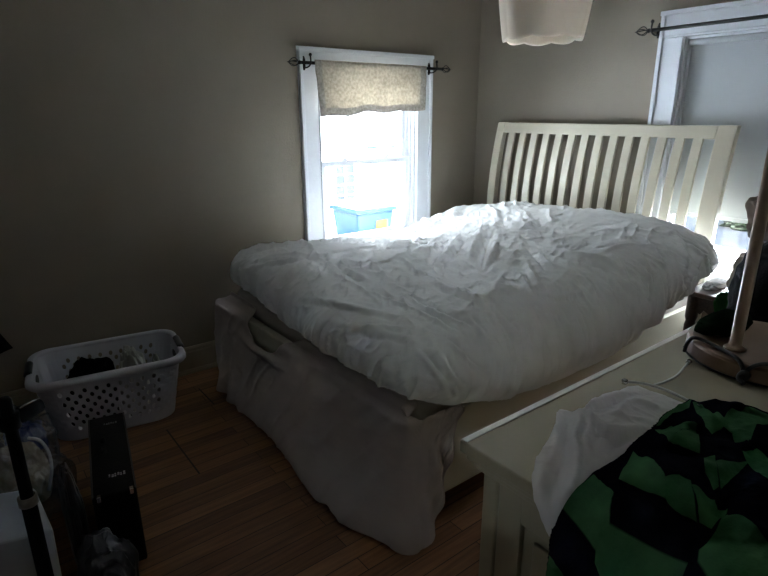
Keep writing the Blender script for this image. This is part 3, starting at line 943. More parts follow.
def duvet_disp():
    P, cx, cy, ell, ds, dt = duvet_surface(S_, T_, None)
    x, y, z = P[..., 0], P[..., 1], P[..., 2]
    n1, n2, n3, n4 = Noise2(11), Noise2(12), Noise2(13), Noise2(14)
    # arc coordinate down the near side
    q = np.where(dt < 0, -dt, 0)
    side = smoothstep(0.12, 0.5, q) * (1 - smoothstep(0.9, 1.0, q) * 0.3)
    H = np.zeros_like(x)
    # broad billows
    H += 0.012 * n1.fbm(x * 2.6, y * 2.6 + z * 2, 2)
    # long fine creases hanging down the near side, leaning towards the foot
    arc = q * 0.48
    lean = x + 0.30 * arc * np.clip((-x - 0.5) / 1.4, -0.2, 1) + 0.03 * n2(x * 4, arc * 5)
    ridg = lambda v: (1 - np.abs(v)) ** 3
    c1 = ridg(n3(lean * 16, arc * 1.6)) * 0.011 + ridg(n4(lean * 34, arc * 3.0 + 7)) * 0.0075 + ridg(n2(lean * 52 + 3, arc * 4.0 + 2)) * 0.006
    H += 2.1 * c1 * side * (0.35 + 0.65 * smoothstep(-0.5, 0.4, n2(x * 3 + 9, arc * 4)))
    # foot end: creases running from the top corner down and along
    f = np.where(ds < 0, -ds, 0)
    fs = smoothstep(0.1, 0.6, f) * (1 - side)
    H += (ridg(n3(y * 13 + 3 * z, f * 1.5 + 30)) * 0.010 + ridg(n4(y * 27 + 5 * z, f * 3 + 3)) * 0.008) * fs * 2.1
    # crumples on top: short folds in a few directions, strongest towards the far half and the head
    top = 1 - np.clip(side + fs, 0, 1)
    wx, wy = x + 0.035 * n2(x * 5, y * 5), y + 0.035 * n2(x * 5 + 40, y * 5 + 9)
    k1 = np.zeros_like(x)
    for k, (an, fl, fc) in enumerate(((0.95, 4.0, 14.0), (0.35, 4.5, 17.0), (1.5, 5.0, 16.0), (0.8, 11.0, 32.0), (0.1, 11.0, 30.0))):
        ca, sa = math.cos(an), math.sin(an)
        aa, bb = wx * ca + wy * sa, -wx * sa + wy * ca
        msk = smoothstep(0.0, 0.5, n1(x * 3.1 + 13 * k, y * 3.1 + 7 * k) + 0.15)
        k1 += msk * ridg(n3(aa * fl + 31 * k, bb * fc)) * (0.014 if k < 3 else 0.009)
    k1 += 0.004 * n1.fbm(wx * 30, wy * 30, 2)
    zone = 0.6 + 0.4 * smoothstep(-1.6, -0.9, y) * smoothstep(-2.3, -1.3, x)
    H += k1 * top * zone
    H += 0.0012 * n1.fbm(x * 55, (y + z) * 55, 3)
    H += 1.45 * strokes(DUVET_STROKES, P)
    return H * (1 - 0.75 * smoothstep(0.78, 0.97, ell))


DP = duvet_surface(S_, T_, duvet_disp())
mb = MB().grid(DP)
duvet_m = cloth_mat('white_cotton', (0.80, 0.80, 0.80), 0.0, weave=0.06, wscale=420, var=0.015)
tag(mb.build('duvet', duvet_m, None, smooth=True, solid=0.010), 'puffy white crumpled duvet spread over the whole bed', 'duvet')

# ------------------------------------------------------------------ fitted sheet pulled off the mattress, hanging over the footboard
def sheet_mesh():
    n = Noise2(21)
    n2 = Noise2(22)
    # path round the footboard, seen from above: far side -> foot face -> near side
    r = 0.012
    path = [(-1.985, BY1 + 0.010), (-2.06, BY1 + 0.012), (-2.098, BY1 + 0.012)]
    path += [(-2.098 - r * math.sin(a), BY1 + r * math.cos(a)) for a in np.linspace(0.2, math.pi / 2, 5)]
    path += [(-2.112, y) for y in np.linspace(BY1 - 0.02, BY0 + 0.02, 90)]
    path += [(-2.100 - r * math.cos(a), BY0 - r * math.sin(a)) for a in np.linspace(0.1, math.pi / 2, 6)]
    path += [(x, BY0 - 0.012) for x in np.linspace(-2.085, -1.885, 26)]
    path = np.array(path)
    seg = np.hypot(*np.diff(path, axis=0).T)
    L = np.concatenate([[0], np.cumsum(seg)])
    U = np.linspace(0, L[-1], 260)
    X = np.interp(U, L, path[:, 0])
    Y = np.interp(U, L, path[:, 1])
    dx, dy = np.gradient(X), np.gradient(Y)
    ln = np.hypot(dx, dy)
    # outward normal (path runs far -> near, outside is on the -x side)
    NX, NY = dy / ln, -dx / ln
    for _ in range(4):
        NX = np.convolve(np.pad(NX, 1, 'edge'), [.25, .5, .25], 'valid')
        NY = np.convolve(np.pad(NY, 1, 'edge'), [.25, .5, .25], 'valid')
    sl = L[-1] - 0.20                                     # where the near side starts
    sf = 0.135                                            # where the foot face starts
    hem = np.interp(U, [0, sf * 0.7, sf, sf + 0.08, sf + 0.3, sf + 0.8, sf + 1.12, sf + 1.17, sf + 1.26, sl - 0.05, sl + 0.02, sl + 0.07, sl + 0.12, sl + 0.17, L[-1]],
                    [0.10, 0.04, 0.012, 0.010, 0.012, 0.014, 0.012, 0.035, 0.020, 0.010, 0.010, 0.09, 0.20, 0.33, 0.44])
    top = 0.474 - 0.0 * U
    NV = 90
    V = np.linspace(0, 1, NV)
    P = np.zeros((len(U), NV, 3))
    yy = (U - sf) / (sl - sf)                             # 0 far .. 1 near on the foot face
    dip = np.exp(-((yy - 0.36) / 0.125) ** 4)
    for i in range(len(U)):
        face = smoothstep(-0.03, 0.03, yy[i]) * smoothstep(1.04, 1.005, yy[i])
        w0 = -0.095 * face - 0.02 * (1 - face)            # how far it reaches over the top, tucked inside
        w0 = w0 * (1 - dip[i]) + dip[i] * 0.075
        near = smoothstep(0.98, 1.02, yy[i])
        w0 = w0 * (1 - near) + near * 0.005
        H = top[i] - hem[i]
        w = w0 + (H - w0) * V
        k = np.clip(w / max(H, 0.05), 0, 1)
        out = 0.004 + 0.004 * face
        # flare towards the floor
        fl = np.interp(yy[i], [-0.2, -0.03, 0.03, 0.3, 0.65, 0.80, 0.93, 1.0, 1.08, 1.3], [0.02, 0.03, 0.035, 0.045, 0.075, 0.090, 0.055, 0.025, 0.02, 0.004])
        out = out + fl * k ** 1.3
        # folds fan out of the near corner and fall straight at the far end
        fan = 0.032 * k ** 0.8 * smoothstep(0.62, 0.97, yy[i]) * np.sin(34 * (yy[i] - 1) / (0.25 + 0.75 * k) + 0.8 * np.sin(9 * k)) * 0.55
        far = 0.018 * k * smoothstep(0.30, 0.0, yy[i]) * np.sin(yy[i] * 70 + 5 * k)
        diag = 0.014 * np.sin(10 * yy[i] - 7 * k + 1.2) * k * smoothstep(0, 0.2, yy[i]) * smoothstep(0.95, 0.7, yy[i])
        sidef = 0.012 * k * near * np.sin((U[i] - sl) * 110 - 3 * k)
        crease = 0.006 * (1 - np.abs(n(yy[i] * 16 + 4 * k, k * 2.2))) ** 3 + 0.0015 * n2.fbm(yy[i] * 30, k * 12, 3)
        out = np.maximum(out + fan + far + diag + sidef + crease, 0.003)
        inside = w < 0
        over = np.clip(-w, 0, 0.073)
        px = X[i] + NX[i] * np.where(inside, 0.004 - over, out)
        py = Y[i] + NY[i] * np.where(inside, 0.004 - over, out)
        rd = 0.0065 * np.clip(1 - np.abs(w) / 0.022, 0, 1) ** 1.5
        px, py = px - NX[i] * rd, py - NY[i] * rd
        pz = np.where(inside, top[i] + face * 0.016 * smoothstep(0.03, 0.075, -w) + np.clip(-w - 0.073, 0, 1), top[i] - w) - rd
        # a roll of slack under the dip
        roll = dip[i] * np.exp(-((w - 0.095) / 0.022) ** 2) * 0.018
        px = px + NX[i] * roll
        P[i, :, 0], P[i, :, 1], P[i, :, 2] = px, py, np.maximum(pz, 0.006)
    # tucks at the near corner where it is caught
    return P


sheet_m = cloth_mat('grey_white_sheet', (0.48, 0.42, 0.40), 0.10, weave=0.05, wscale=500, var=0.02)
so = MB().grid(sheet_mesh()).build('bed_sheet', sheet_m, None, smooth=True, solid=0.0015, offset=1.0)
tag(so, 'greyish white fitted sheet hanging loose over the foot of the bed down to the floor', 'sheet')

# ------------------------------------------------------------------ dresser in the near corner
dr = thing('dresser', 'cream painted dresser with a framed end panel standing alongside the bed', 'dresser', (-1.8, -2.6, 0))
QX0, QX1, QY0, QY1, QZ = -2.478, -1.18, -2.845, -2.316, 0.85
mb = MB()
# top slab with a stepped moulding underneath
mb.box(QX0, QX1, QY0, QY1, QZ - 0.022, QZ)
mb.build('top', dresser_m, dr, bevel=0.0035, seg=3)
MB().box(QX0 + 0.008, QX1 - 0.008, QY0 + 0.008, QY1 - 0.008, QZ - 0.036, QZ - 0.022).box(QX0 + 0.018, QX1 - 0.018, QY0 + 0.018, QY1 - 0.018, QZ - 0.052, QZ - 0.036).build('top_moulding', dresser_m, dr, bevel=0.004, seg=3)
bx0, bx1, by0, by1 = QX0 + 0.030, QX1 - 0.03, QY0 + 0.03, QY1 - 0.030
MB().box(bx0 + 0.016, bx1 - 0.016, by0 + 0.012, by1 - 0.012, 0.09, QZ - 0.05).build('carcase', dresser_m, dr)
for x in (bx0, bx1 - 0.045):
    for y in (by0, by1 - 0.030):
        MB().box(x, x + 0.045, y, y + 0.030, 0, QZ - 0.05).build('corner_post', dresser_m, dr, bevel=0.003)
for (xa, xb) in ((bx0 + 0.003, bx0 + 0.020), (bx1 - 0.020, bx1 - 0.003)):
    m = MB()
    m.box(xa, xb, by1 - 0.078, by1 - 0.031, 0.10, QZ - 0.05).box(xa, xb, by0 + 0.031, by0 + 0.078, 0.10, QZ - 0.05)
    m.box(xa, xb, by0 + 0.078, by1 - 0.078, 0.10, 0.17).box(xa, xb, by0 + 0.078, by1 - 0.078, QZ - 0.115, QZ - 0.05)
    m.build('end_frame', dresser_m, dr, bevel=0.004, seg=3)
    m = MB()
    yy0, yy1, z0, z1 = by0 + 0.088, by1 - 0.088, 0.18, QZ - 0.125
    m.box(xa + 0.006, xb - 0.004, yy0 + .012, yy1 - .012, z0 + .012, z1 - .012)
    m.build('end_panel', dresser_m, dr, bevel=0.006, seg=3)
# pale strip along the bed side of the top
MB().box(QX0 + 0.004, QX1 - 0.004, QY1 - 0.014, QY1 - 0.0015, QZ - 0.004, QZ + 0.0012).build('edge_strip', mat('pale_edge', (0.80, 0.79, 0.74), 0.3, 0.05, 9), dr, bevel=0.001)
# drawers on the long side
for k in range(3):
    for (xa, xb) in ((bx0 + 0.055, -1.835), (-1.815, bx1 - 0.055)):
        za = 0.12 + k * 0.225
        d = MB().box(xa, xb, by0 - 0.004, by0 + 0.012, za, za + 0.21).build('drawer', dresser_m, dr, bevel=0.005)
        MB().lathe([(0.0005, -0.030), (0.011, -0.028), (0.016, -0.022), (0.012, -0.012), (0.007, -0.006), (0.007, 0)], ((xa + xb) / 2, by0 - 0.004, za + 0.105), 16, axis='y').build('knob', chrome_m, d, smooth=True)

# ------------------------------------------------------------------ lamp with a round foot and a slim pole
lx, ly = -1.747, -2.505
px_, py_ = -1.835, -2.475
lamp = thing('table_lamp', 'tall lamp with a round pinkish tan foot and slim pole standing on the dresser', 'lamp', (lx, ly, QZ))
lampb_m = mat('pinkish_tan_lacquer', (0.20, 0.125, 0.085), 0.5, 0.06, 8, 0.02, 40)
pole_m = mat('tan_turned_wood', (0.33, 0.22, 0.15), 0.35, 0.15, 6, 0.02, 40, stretch=(20, 20, 2))
MB().lathe([(0.0005, 0.0006), (0.145, 0.0006), (0.149, 0.003), (0.151, 0.008), (0.151, 0.034), (0.148, 0.039), (0.141, 0.041), (0.08, 0.042), (0.0005, 0.042)], (lx, ly, QZ), 128).build('foot', lampb_m, lamp)
MB().lathe([(0.0005, 0.040), (0.021, 0.041), (0.021, 0.044), (0.015, 0.048), (0.0115, 0.052), (0.0115, 0.92), (0.006, 0.93), (0.0005, 0.93)], (px_, py_, QZ), 24).build('pole', pole_m, lamp, smooth=True)
lc = cloth_mat('lamp_shade_linen', (0.6, 0.55, 0.46), 0.3)
MB().lathe([(0.17, 0.78), (0.11, 1.02)], (px_, py_, QZ), 40).build('lamp_shade', lc, lamp, smooth=True, solid=0.002)
# flex wound round the foot and tied in front
cm = MB()
z0 = QZ + 0.0055
flex = [(lx + 0.1532 * math.cos(a), ly + 0.1532 * math.sin(a), z0) for a in np.linspace(math.radians(118), math.radians(345), 40)]
cm.tube(flex, 0.0022, 8)
cm.build('rim_seam', iron_m, lamp, smooth=True)
bl = mat('black_rubber_flex', (0.008, 0.008, 0.009), 0.45, 0.1, 20)
#FLEX#
# ------------------------------------------------------------------ cloth lying on the dresser and over its left end
DR_R = 0.012


def over_end(s, t, h):
    """s runs along the dresser top from its left end (negative: down the end face), t is y, h the height off the surface"""
    a = DR_R * math.pi / 4
    phi = np.clip((s + a) / (2 * a), 0, 1) * math.pi / 2
    nx, nz = -np.cos(phi), np.sin(phi)
    cx = QX0 + DR_R + np.maximum(s - a, 0)
    cz = QZ - DR_R + np.minimum(s + a, 0)
    return np.stack([cx + nx * (DR_R + h), t + 0 * s, cz + nz * (DR_R + h)], -1)


def lift(ctrl, S, T, sig):
    """smooth height through scattered (s, t, h) points"""
    W = np.zeros_like(S)
    H = np.zeros_like(S)
    for s, t, h in ctrl:
        w = np.exp(-((S - s) ** 2 + (T - t) ** 2) / (2 * sig ** 2)) + 1e-9 / (0.01 + (S - s) ** 2 + (T - t) ** 2)
        W += w
        H += w * h
    return H / W


def inside(poly, S, T):
    r = np.zeros(S.shape, bool)
    n = len(poly)
    for i in range(n):
        (x1, y1), (x2, y2) = poly[i], poly[(i + 1) % n]
        c = ((y1 > T) != (y2 > T)) & (S < (x2 - x1) * (T - y1) / ((y2 - y1) if y2 != y1 else 1e-12) + x1)
        r ^= c
    return r

BLANKET_HEIGHTS = [(-0.116, -2.513, 0.012), (-0.074, -2.514, 0.014), (-0.023, -2.520, 0.018), (-0.002, -2.531, 0.022), (0.007, -2.532, 0.026), (0.040, -2.528, 0.026), (0.081, -2.528, 0.026), (0.123, -2.529, 0.026), (0.153, -2.525, 0.030), (0.192, -2.522, 0.028), (0.235, -2.516, 0.024), (0.286, -2.505, 0.020), (0.346, -2.502, 0.016), (0.387, -2.505, 0.014), (0.393, -2.519, 0.012), (0.421, -2.529, 0.012), (0.444, -2.552, 0.010), (0.453, -2.577, 0.010), (0.451, -2.606, 0.010), (0.445, -2.643, 0.010), (0.001, -2.558, 0.030), (0.007, -2.579, 0.038), (-0.006, -2.598, 0.030), (0.069, -2.577, 0.045), (0.081, -2.606, 0.050), (0.015, -2.616, 0.040), (0.016, -2.660, 0.042), (0.160, -2.565, 0.045), (0.183, -2.579, 0.055), (0.267, -2.570, 0.035), (0.178, -2.622, 0.050), (0.120, -2.655, 0.045), (0.342, -2.592, 0.030), (0.318, -2.622, 0.035), (0.195, -2.646, 0.050), (0.172, -2.676, 0.055), (0.085, -2.681, 0.035), (0.087, -2.648, 0.050), (0.081, -2.699, 0.050), (0.102, -2.717, 0.060), (-0.005, -2.649, 0.035), (0.003, -2.697, 0.045), (0.007, -2.726, 0.050), (0.012, -2.748, 0.055), (0.240, -2.670, 0.050), (0.213, -2.700, 0.050)]
BLANKET_FOLDS = [
    (0.012, 0.012, [(-2.342, -2.537, 0.880), (-2.378, -2.579, 0.895), (-2.395, -2.606, 0.899), (-2.375, -2.628, 0.898)]),
    (-0.012, 0.012, [(-2.431, -2.565, 0.886), (-2.434, -2.598, 0.891), (-2.432, -2.627, 0.892), (-2.441, -2.669, 0.892)]),
    (0.01, 0.01, [(-2.309, -2.570, 0.897), (-2.233, -2.558, 0.883), (-2.197, -2.561, 0.884)]),
    (-0.01, 0.01, [(-2.252, -2.523, 0.876), (-2.216, -2.531, 0.875), (-2.198, -2.555, 0.883)]),
    (-0.012, 0.012, [(-2.318, -2.573, 0.897), (-2.315, -2.585, 0.899), (-2.315, -2.615, 0.900)]),
    (0.01, 0.01, [(-2.294, -2.627, 0.900), (-2.330, -2.645, 0.898), (-2.359, -2.658, 0.895)]),
    (-0.01, 0.009, [(-2.302, -2.628, 0.900), (-2.332, -2.643, 0.898), (-2.362, -2.657, 0.895)]),
    (0.012, 0.012, [(-2.164, -2.579, 0.882), (-2.059, -2.562, 0.861), (-2.044, -2.583, 0.860)]),
    (-0.012, 0.014, [(-2.171, -2.595, 0.883), (-2.218, -2.628, 0.896), (-2.221, -2.643, 0.900)]),
    (0.01, 0.01, [(-2.093, -2.510, 0.863), (-2.146, -2.552, 0.876), (-2.215, -2.591, 0.885)]),
    (-0.01, 0.012, [(-2.090, -2.522, 0.863), (-2.138, -2.573, 0.880), (-2.159, -2.597, 0.883)]),
    (0.014, 0.014, [(-2.257, -2.645, 0.900), (-2.237, -2.654, 0.900), (-2.254, -2.678, 0.900)]),
    (-0.015, 0.016, [(-2.276, -2.663, 0.901), (-2.323, -2.664, 0.901), (-2.360, -2.661, 0.895), (-2.407, -2.664, 0.894)]),
    (-0.012, 0.012, [(-2.381, -2.661, 0.895), (-2.396, -2.676, 0.894), (-2.395, -2.684, 0.894)]),
    (0.012, 0.014, [(-2.408, -2.685, 0.894), (-2.416, -2.711, 0.898), (-2.425, -2.736, 0.902)]),
    (-0.01, 0.014, [(-2.477, -2.688, 0.893), (-2.449, -2.687, 0.894), (-2.413, -2.685, 0.894)]),
    (0.008, 0.014, [(-2.393, -2.606, 0.899), (-2.416, -2.618, 0.897), (-2.428, -2.625, 0.894)]),
    (0.008, 0.016, [(-2.434, -2.529, 0.876), (-2.469, -2.576, 0.883), (-2.496, -2.592, 0.873), (-2.511, -2.603, 0.823)]),
    (-0.006, 0.016, [(-2.487, -2.612, 0.881), (-2.494, -2.658, 0.881), (-2.491, -2.690, 0.889)]),
    (0.01, 0.012, [(-2.377, -2.631, 0.898), (-2.407, -2.652, 0.896), (-2.438, -2.667, 0.892)]),
]
BLANKET_OUTLINE = [(-0.1310, -2.5160), (-0.1160, -2.5130), (-0.0740, -2.5145), (-0.0200, -2.5220), (-0.0020, -2.5310), (0.0070, -2.5325), (0.0370, -2.5310), (0.0775, -2.5295), (0.1195, -2.5310), (0.1510, -2.5265), (0.1885, -2.5235), (0.2380, -2.5145), (0.2860, -2.5055), (0.3460, -2.5025), (0.3835, -2.5055), (0.3925, -2.5175), (0.4225, -2.5295), (0.4405, -2.5520), (0.4525, -2.5775), (0.4510, -2.6060), (0.4390, -2.6555)]
BLANKET_CHECKS = [
    [(0.2365, -2.5160), (0.2860, -2.5070), (0.3445, -2.5025), (0.3820, -2.5085), (0.3505, -2.5190), (0.3070, -2.5130), (0.2500, -2.5175)],
    [(0.3715, -2.5145), (0.3850, -2.5250), (0.3640, -2.5565), (0.3250, -2.5895), (0.2560, -2.5925), (0.2695, -2.5775)],
    [(0.3025, -2.5805), (0.3730, -2.5745), (0.4465, -2.5775), (0.4435, -2.6090), (0.4300, -2.6480), (0.3535, -2.6630), (0.3625, -2.6330), (0.3475, -2.6210), (0.3235, -2.6255), (0.2305, -2.6480), (0.2980, -2.6060)],
    [(0.2260, -2.5205), (0.2665, -2.5280), (0.2680, -2.5655), (0.2410, -2.5640), (0.1660, -2.5700), (0.1855, -2.5535)],
    [(0.1660, -2.5700), (0.2650, -2.5640), (0.1720, -2.6105), (0.1720, -2.5805)],
    [(0.1270, -2.5400), (0.0685, -2.6120), (0.0505, -2.6240), (0.0490, -2.5625)],
    [(0.0685, -2.6120), (0.0835, -2.6210), (0.0880, -2.6345), (0.0385, -2.6675), (0.0505, -2.6240)],
    [(0.1660, -2.6180), (0.1780, -2.6270), (0.1330, -2.6525), (0.1225, -2.6495), (0.1345, -2.6330)],
    [(0.1675, -2.6330), (0.2080, -2.6600), (0.1315, -2.6555)],
    [(0.2140, -2.6465), (0.2275, -2.6600), (0.2200, -2.6780), (0.2080, -2.6975), (0.1720, -2.7065), (0.1735, -2.6945), (0.1870, -2.6765)],
    [(0.0820, -2.6390), (0.0895, -2.6450), (0.1075, -2.6585), (0.0955, -2.6690), (0.0910, -2.6810), (0.0805, -2.6840), (0.0445, -2.6810), (0.0400, -2.6690), (0.0565, -2.6585)],
    [(-0.0020, -2.5310), (0.0070, -2.5325), (0.0355, -2.5340), (0.0070, -2.5820), (0.0010, -2.5970), (-0.0065, -2.6000)],
    [(-0.1325, -2.5130), (-0.1160, -2.5130), (-0.0710, -2.5160), (-0.0905, -2.5460), (-0.0995, -2.5535)],
    [(-0.0320, -2.6045), (0.0010, -2.5925), (0.0025, -2.6870), (-0.0020, -2.6900), (-0.0125, -2.6870), (-0.0710, -2.6045)],
    [(0.0070, -2.6885), (0.0775, -2.6840), (0.0445, -2.7380), (0.0415, -2.7620), (0.0055, -2.7725), (-0.0005, -2.7275), (0.0040, -2.6945)],
]
CLOTH_HEIGHTS = [(0.373, -2.394, 0.006), (0.297, -2.388, 0.010), (0.244, -2.393, 0.014), (0.207, -2.397, 0.018), (0.183, -2.390, 0.020), (0.171, -2.379, 0.018), (0.129, -2.406, 0.022), (0.079, -2.426, 0.018), (0.036, -2.439, 0.014), (0.006, -2.457, 0.012), (-0.003, -2.472, 0.012), (-0.021, -2.484, 0.010), (-0.048, -2.501, 0.008), (0.127, -2.442, 0.020), (0.172, -2.445, 0.024), (0.213, -2.460, 0.016), (0.267, -2.454, 0.014), (0.309, -2.463, 0.010), (0.337, -2.481, 0.008), (0.129, -2.502, 0.018), (0.040, -2.502, 0.014), (0.015, -2.489, 0.018), (0.184, -2.501, 0.014), (0.019, -2.532, 0.012), (-0.003, -2.516, 0.010), (0.372, -2.504, 0.006), (0.235, -2.532, 0.010), (0.105, -2.546, 0.010), (0.231, -2.589, 0.010), (0.001, -2.588, 0.010), (-0.017, -2.546, 0.008)]
CLOTH_FOLDS = [
    (0.012, 0.01, [(-2.309, -2.382, 0.869), (-2.368, -2.426, 0.870), (-2.432, -2.462, 0.864), (-2.484, -2.496, 0.855)]),
    (-0.01, 0.01, [(-2.308, -2.394, 0.869), (-2.369, -2.438, 0.870), (-2.434, -2.472, 0.865), (-2.482, -2.502, 0.857)]),
    (0.012, 0.008, [(-2.273, -2.402, 0.868), (-2.315, -2.433, 0.873), (-2.354, -2.450, 0.870), (-2.395, -2.483, 0.865), (-2.455, -2.516, 0.863), (-2.486, -2.522, 0.849)]),
    (-0.01, 0.007, [(-2.282, -2.415, 0.869), (-2.320, -2.442, 0.873), (-2.354, -2.456, 0.870), (-2.390, -2.487, 0.866), (-2.450, -2.519, 0.863)]),
    (0.01, 0.008, [(-2.267, -2.414, 0.868), (-2.315, -2.447, 0.873), (-2.351, -2.463, 0.870), (-2.390, -2.496, 0.866)]),
    (0.012, 0.01, [(-2.272, -2.412, 0.868), (-2.290, -2.445, 0.872), (-2.303, -2.472, 0.869), (-2.279, -2.489, 0.865), (-2.228, -2.498, 0.861)]),
    (-0.01, 0.009, [(-2.302, -2.444, 0.873), (-2.318, -2.477, 0.869), (-2.291, -2.495, 0.864), (-2.251, -2.502, 0.862)]),
    (0.01, 0.009, [(-2.159, -2.435, 0.860), (-2.195, -2.439, 0.863), (-2.243, -2.453, 0.866)]),
    (0.01, 0.009, [(-2.159, -2.435, 0.860), (-2.149, -2.451, 0.859), (-2.141, -2.477, 0.858)]),
    (0.011, 0.01, [(-2.366, -2.502, 0.867), (-2.329, -2.484, 0.868), (-2.282, -2.480, 0.866), (-2.246, -2.490, 0.864)]),
    (-0.008, 0.01, [(-2.356, -2.505, 0.868), (-2.324, -2.493, 0.867), (-2.291, -2.492, 0.864)]),
    (0.007, 0.008, [(-2.261, -2.390, 0.868), (-2.198, -2.400, 0.861), (-2.123, -2.408, 0.856)]),
    (-0.006, 0.007, [(-2.270, -2.403, 0.868), (-2.212, -2.415, 0.863), (-2.138, -2.421, 0.858)]),
    (0.008, 0.009, [(-2.437, -2.447, 0.864), (-2.480, -2.481, 0.859), (-2.489, -2.499, 0.830)]),
    (-0.006, 0.008, [(-2.431, -2.451, 0.864), (-2.474, -2.487, 0.862), (-2.489, -2.507, 0.835)]),
    (0.006, 0.01, [(-2.416, -2.475, 0.865), (-2.468, -2.513, 0.862), (-2.488, -2.519, 0.830)]),
    (0.006, 0.008, [(-2.236, -2.436, 0.865), (-2.227, -2.463, 0.864), (-2.201, -2.489, 0.863)]),
]
CLOTH_OUTLINE = [(0.3730, -2.3945), (0.3280, -2.3945), (0.2965, -2.3885), (0.2350, -2.3975), (0.2005, -2.4020), (0.1870, -2.3975), (0.1855, -2.3885), (0.1750, -2.3810), (0.1600, -2.3855), (0.1195, -2.4125), (0.0775, -2.4275), (0.0355, -2.4395), (0.0055, -2.4590), (-0.0035, -2.4740), (-0.0200, -2.4845), (-0.0485, -2.5010), (-0.0545, -2.5055), (-0.0335, -2.5130), (-0.0080, -2.5355), (0.0085, -2.5835), (0.1525, -2.5850), (0.2890, -2.5745), (0.3970, -2.5055), (0.3895, -2.4560), (0.3910, -2.4065)]



def drape(name, heights, folds, outline, checks, mats_, sig, s_rng, t_rng, step, extra, noise, thick):
    S, T = np.meshgrid(np.arange(s_rng[0], s_rng[1], step), np.arange(t_rng[0], t_rng[1], step), indexing='ij')
    H = lift(heights, S, T, sig)
    P = over_end(S, T, H)
    H = H + strokes(folds, P)
    na, nb = Noise2(31), Noise2(32)
    rg = lambda v: (1 - np.abs(v)) ** 3
    H = H + noise * (rg(na(S * 22 + 3, T * 14)) + 0.5 * rg(nb(S * 40, T * 52)) + 0.3 * nb.fbm(S * 90, T * 90, 2))
    H = np.maximum(H, 0.004) + extra
    P = over_end(S, T, H)
    def near(poly, A, B):
        # distance to the outline of a polygon and the nearest point on it
        best, ns, nt_c = np.full(A.shape, 9.0), A.copy(), B.copy()
        for k in range(len(poly)):
            (x1, y1), (x2, y2) = poly[k], poly[(k + 1) % len(poly)]
            dx_, dy_ = x2 - x1, y2 - y1
            q = np.clip(((A - x1) * dx_ + (B - y1) * dy_) / max(dx_ * dx_ + dy_ * dy_, 1e-12), 0, 1)
            e = np.hypot(A - x1 - q * dx_, B - y1 - q * dy_)
            m_ = e < best
            best = np.where(m_, e, best)
            ns, nt_c = np.where(m_, x1 + q * dx_, ns), np.where(m_, y1 + q * dy_, nt_c)
        return best, ns, nt_c

    keep = inside(outline, S, T)
    quad = keep[:-1, :-1] | keep[1:, :-1] | keep[1:, 1:] | keep[:-1, 1:]
    use = np.zeros(S.shape, bool)
    for a in (slice(0, -1), slice(1, None)):
        for b in (slice(0, -1), slice(1, None)):
            use[a, b] |= quad
    edge = use & ~keep
    _, S[edge], T[edge] = near(outline, S[edge], T[edge])     # pull the border onto the outline
    P = over_end(S, T, H)
    idx = -np.ones(S.shape, int)
    idx[use] = np.arange(use.sum())
    m = MB()
    m.v = [tuple(q) for q in P[use]]
    for i, j in zip(*np.where(quad)):
        m.f.append([idx[i, j], idx[i + 1, j], idx[i + 1, j + 1], idx[i, j + 1]])
        m.fm.append(0)
    if checks:
        sd = np.full(use.sum(), -9.0)
        A, B = S[use], T[use]
        for c in checks:
            e, _, _ = near(c, A, B)
            sd = np.maximum(sd, np.where(inside(c, A, B), e, -e))
        m.attr = ('check', sd)
    return m.build(name, mats_, None, smooth=True, solid=thick, offset=0.0)


white_m = cloth_mat('white_muslin', (0.74, 0.71, 0.69), 0.15, weave=0.12, wscale=500, var=0.02)
wc = drape('cotton_cloth', CLOTH_HEIGHTS, CLOTH_FOLDS, CLOTH_OUTLINE, None, white_m, 0.018, (-0.25, 0.50), (-2.80, -2.33), 0.0016, 0.0, 0.002, 0.0015)
tag(wc, 'rumpled thin white cloth on the dresser corner, half under the checked blanket', 'cloth')
bk_m = cloth_mat('black_and_green_checked_fleece', (0.052, 0.135, 0.058), 0.0, weave=0.25, wscale=350, var=0.15, vscale=30)
nt = bk_m.node_tree
at_ = nt.nodes.new('ShaderNodeAttribute')
at_.attribute_name = 'check'
gt_ = nt.nodes.new('ShaderNodeMapRange')
gt_.inputs['From Min'].default_value = -0.0004
gt_.inputs['From Max'].default_value = 0.0004
nt.links.new(at_.outputs['Fac'], gt_.inputs['Value'])
mc_ = nt.nodes.new('ShaderNodeMix')
mc_.data_type = 'RGBA'
mc_.inputs[6].default_value = (0.008, 0.008, 0.013, 1)
ramp_ = [n for n in nt.nodes if n.type == 'VALTORGB'][0]
nt.links.new(gt_.outputs[0], mc_.inputs[0])
nt.links.new(ramp_.outputs['Color'], mc_.inputs[7])
nt.links.new(mc_.outputs[2], [n for n in nt.nodes if n.type == 'BSDF_DIFFUSE'][0].inputs['Color'])
BL_OUT = BLANKET_OUTLINE + [(0.55, -2.70), (0.55, -2.83), (-0.30, -2.83), (-0.30, BLANKET_OUTLINE[0][1])]
bk = drape('checked_blanket', BLANKET_HEIGHTS, BLANKET_FOLDS, BL_OUT, BLANKET_CHECKS, bk_m, 0.022, (-0.32, 0.56), (-2.84, -2.40), 0.0015, 0.006, 0.002, 0.004)
tag(bk, 'bunched black and green checked fleece blanket over the dresser corner', 'blanket')
# flex tied round the lamp foot, and two thin silver cables on the dresser top
fx = MB()


def rim_pt(deg, r, z):
    a = math.radians(deg)
    return (lx + r * math.cos(a), ly + r * math.sin(a), QZ + z)


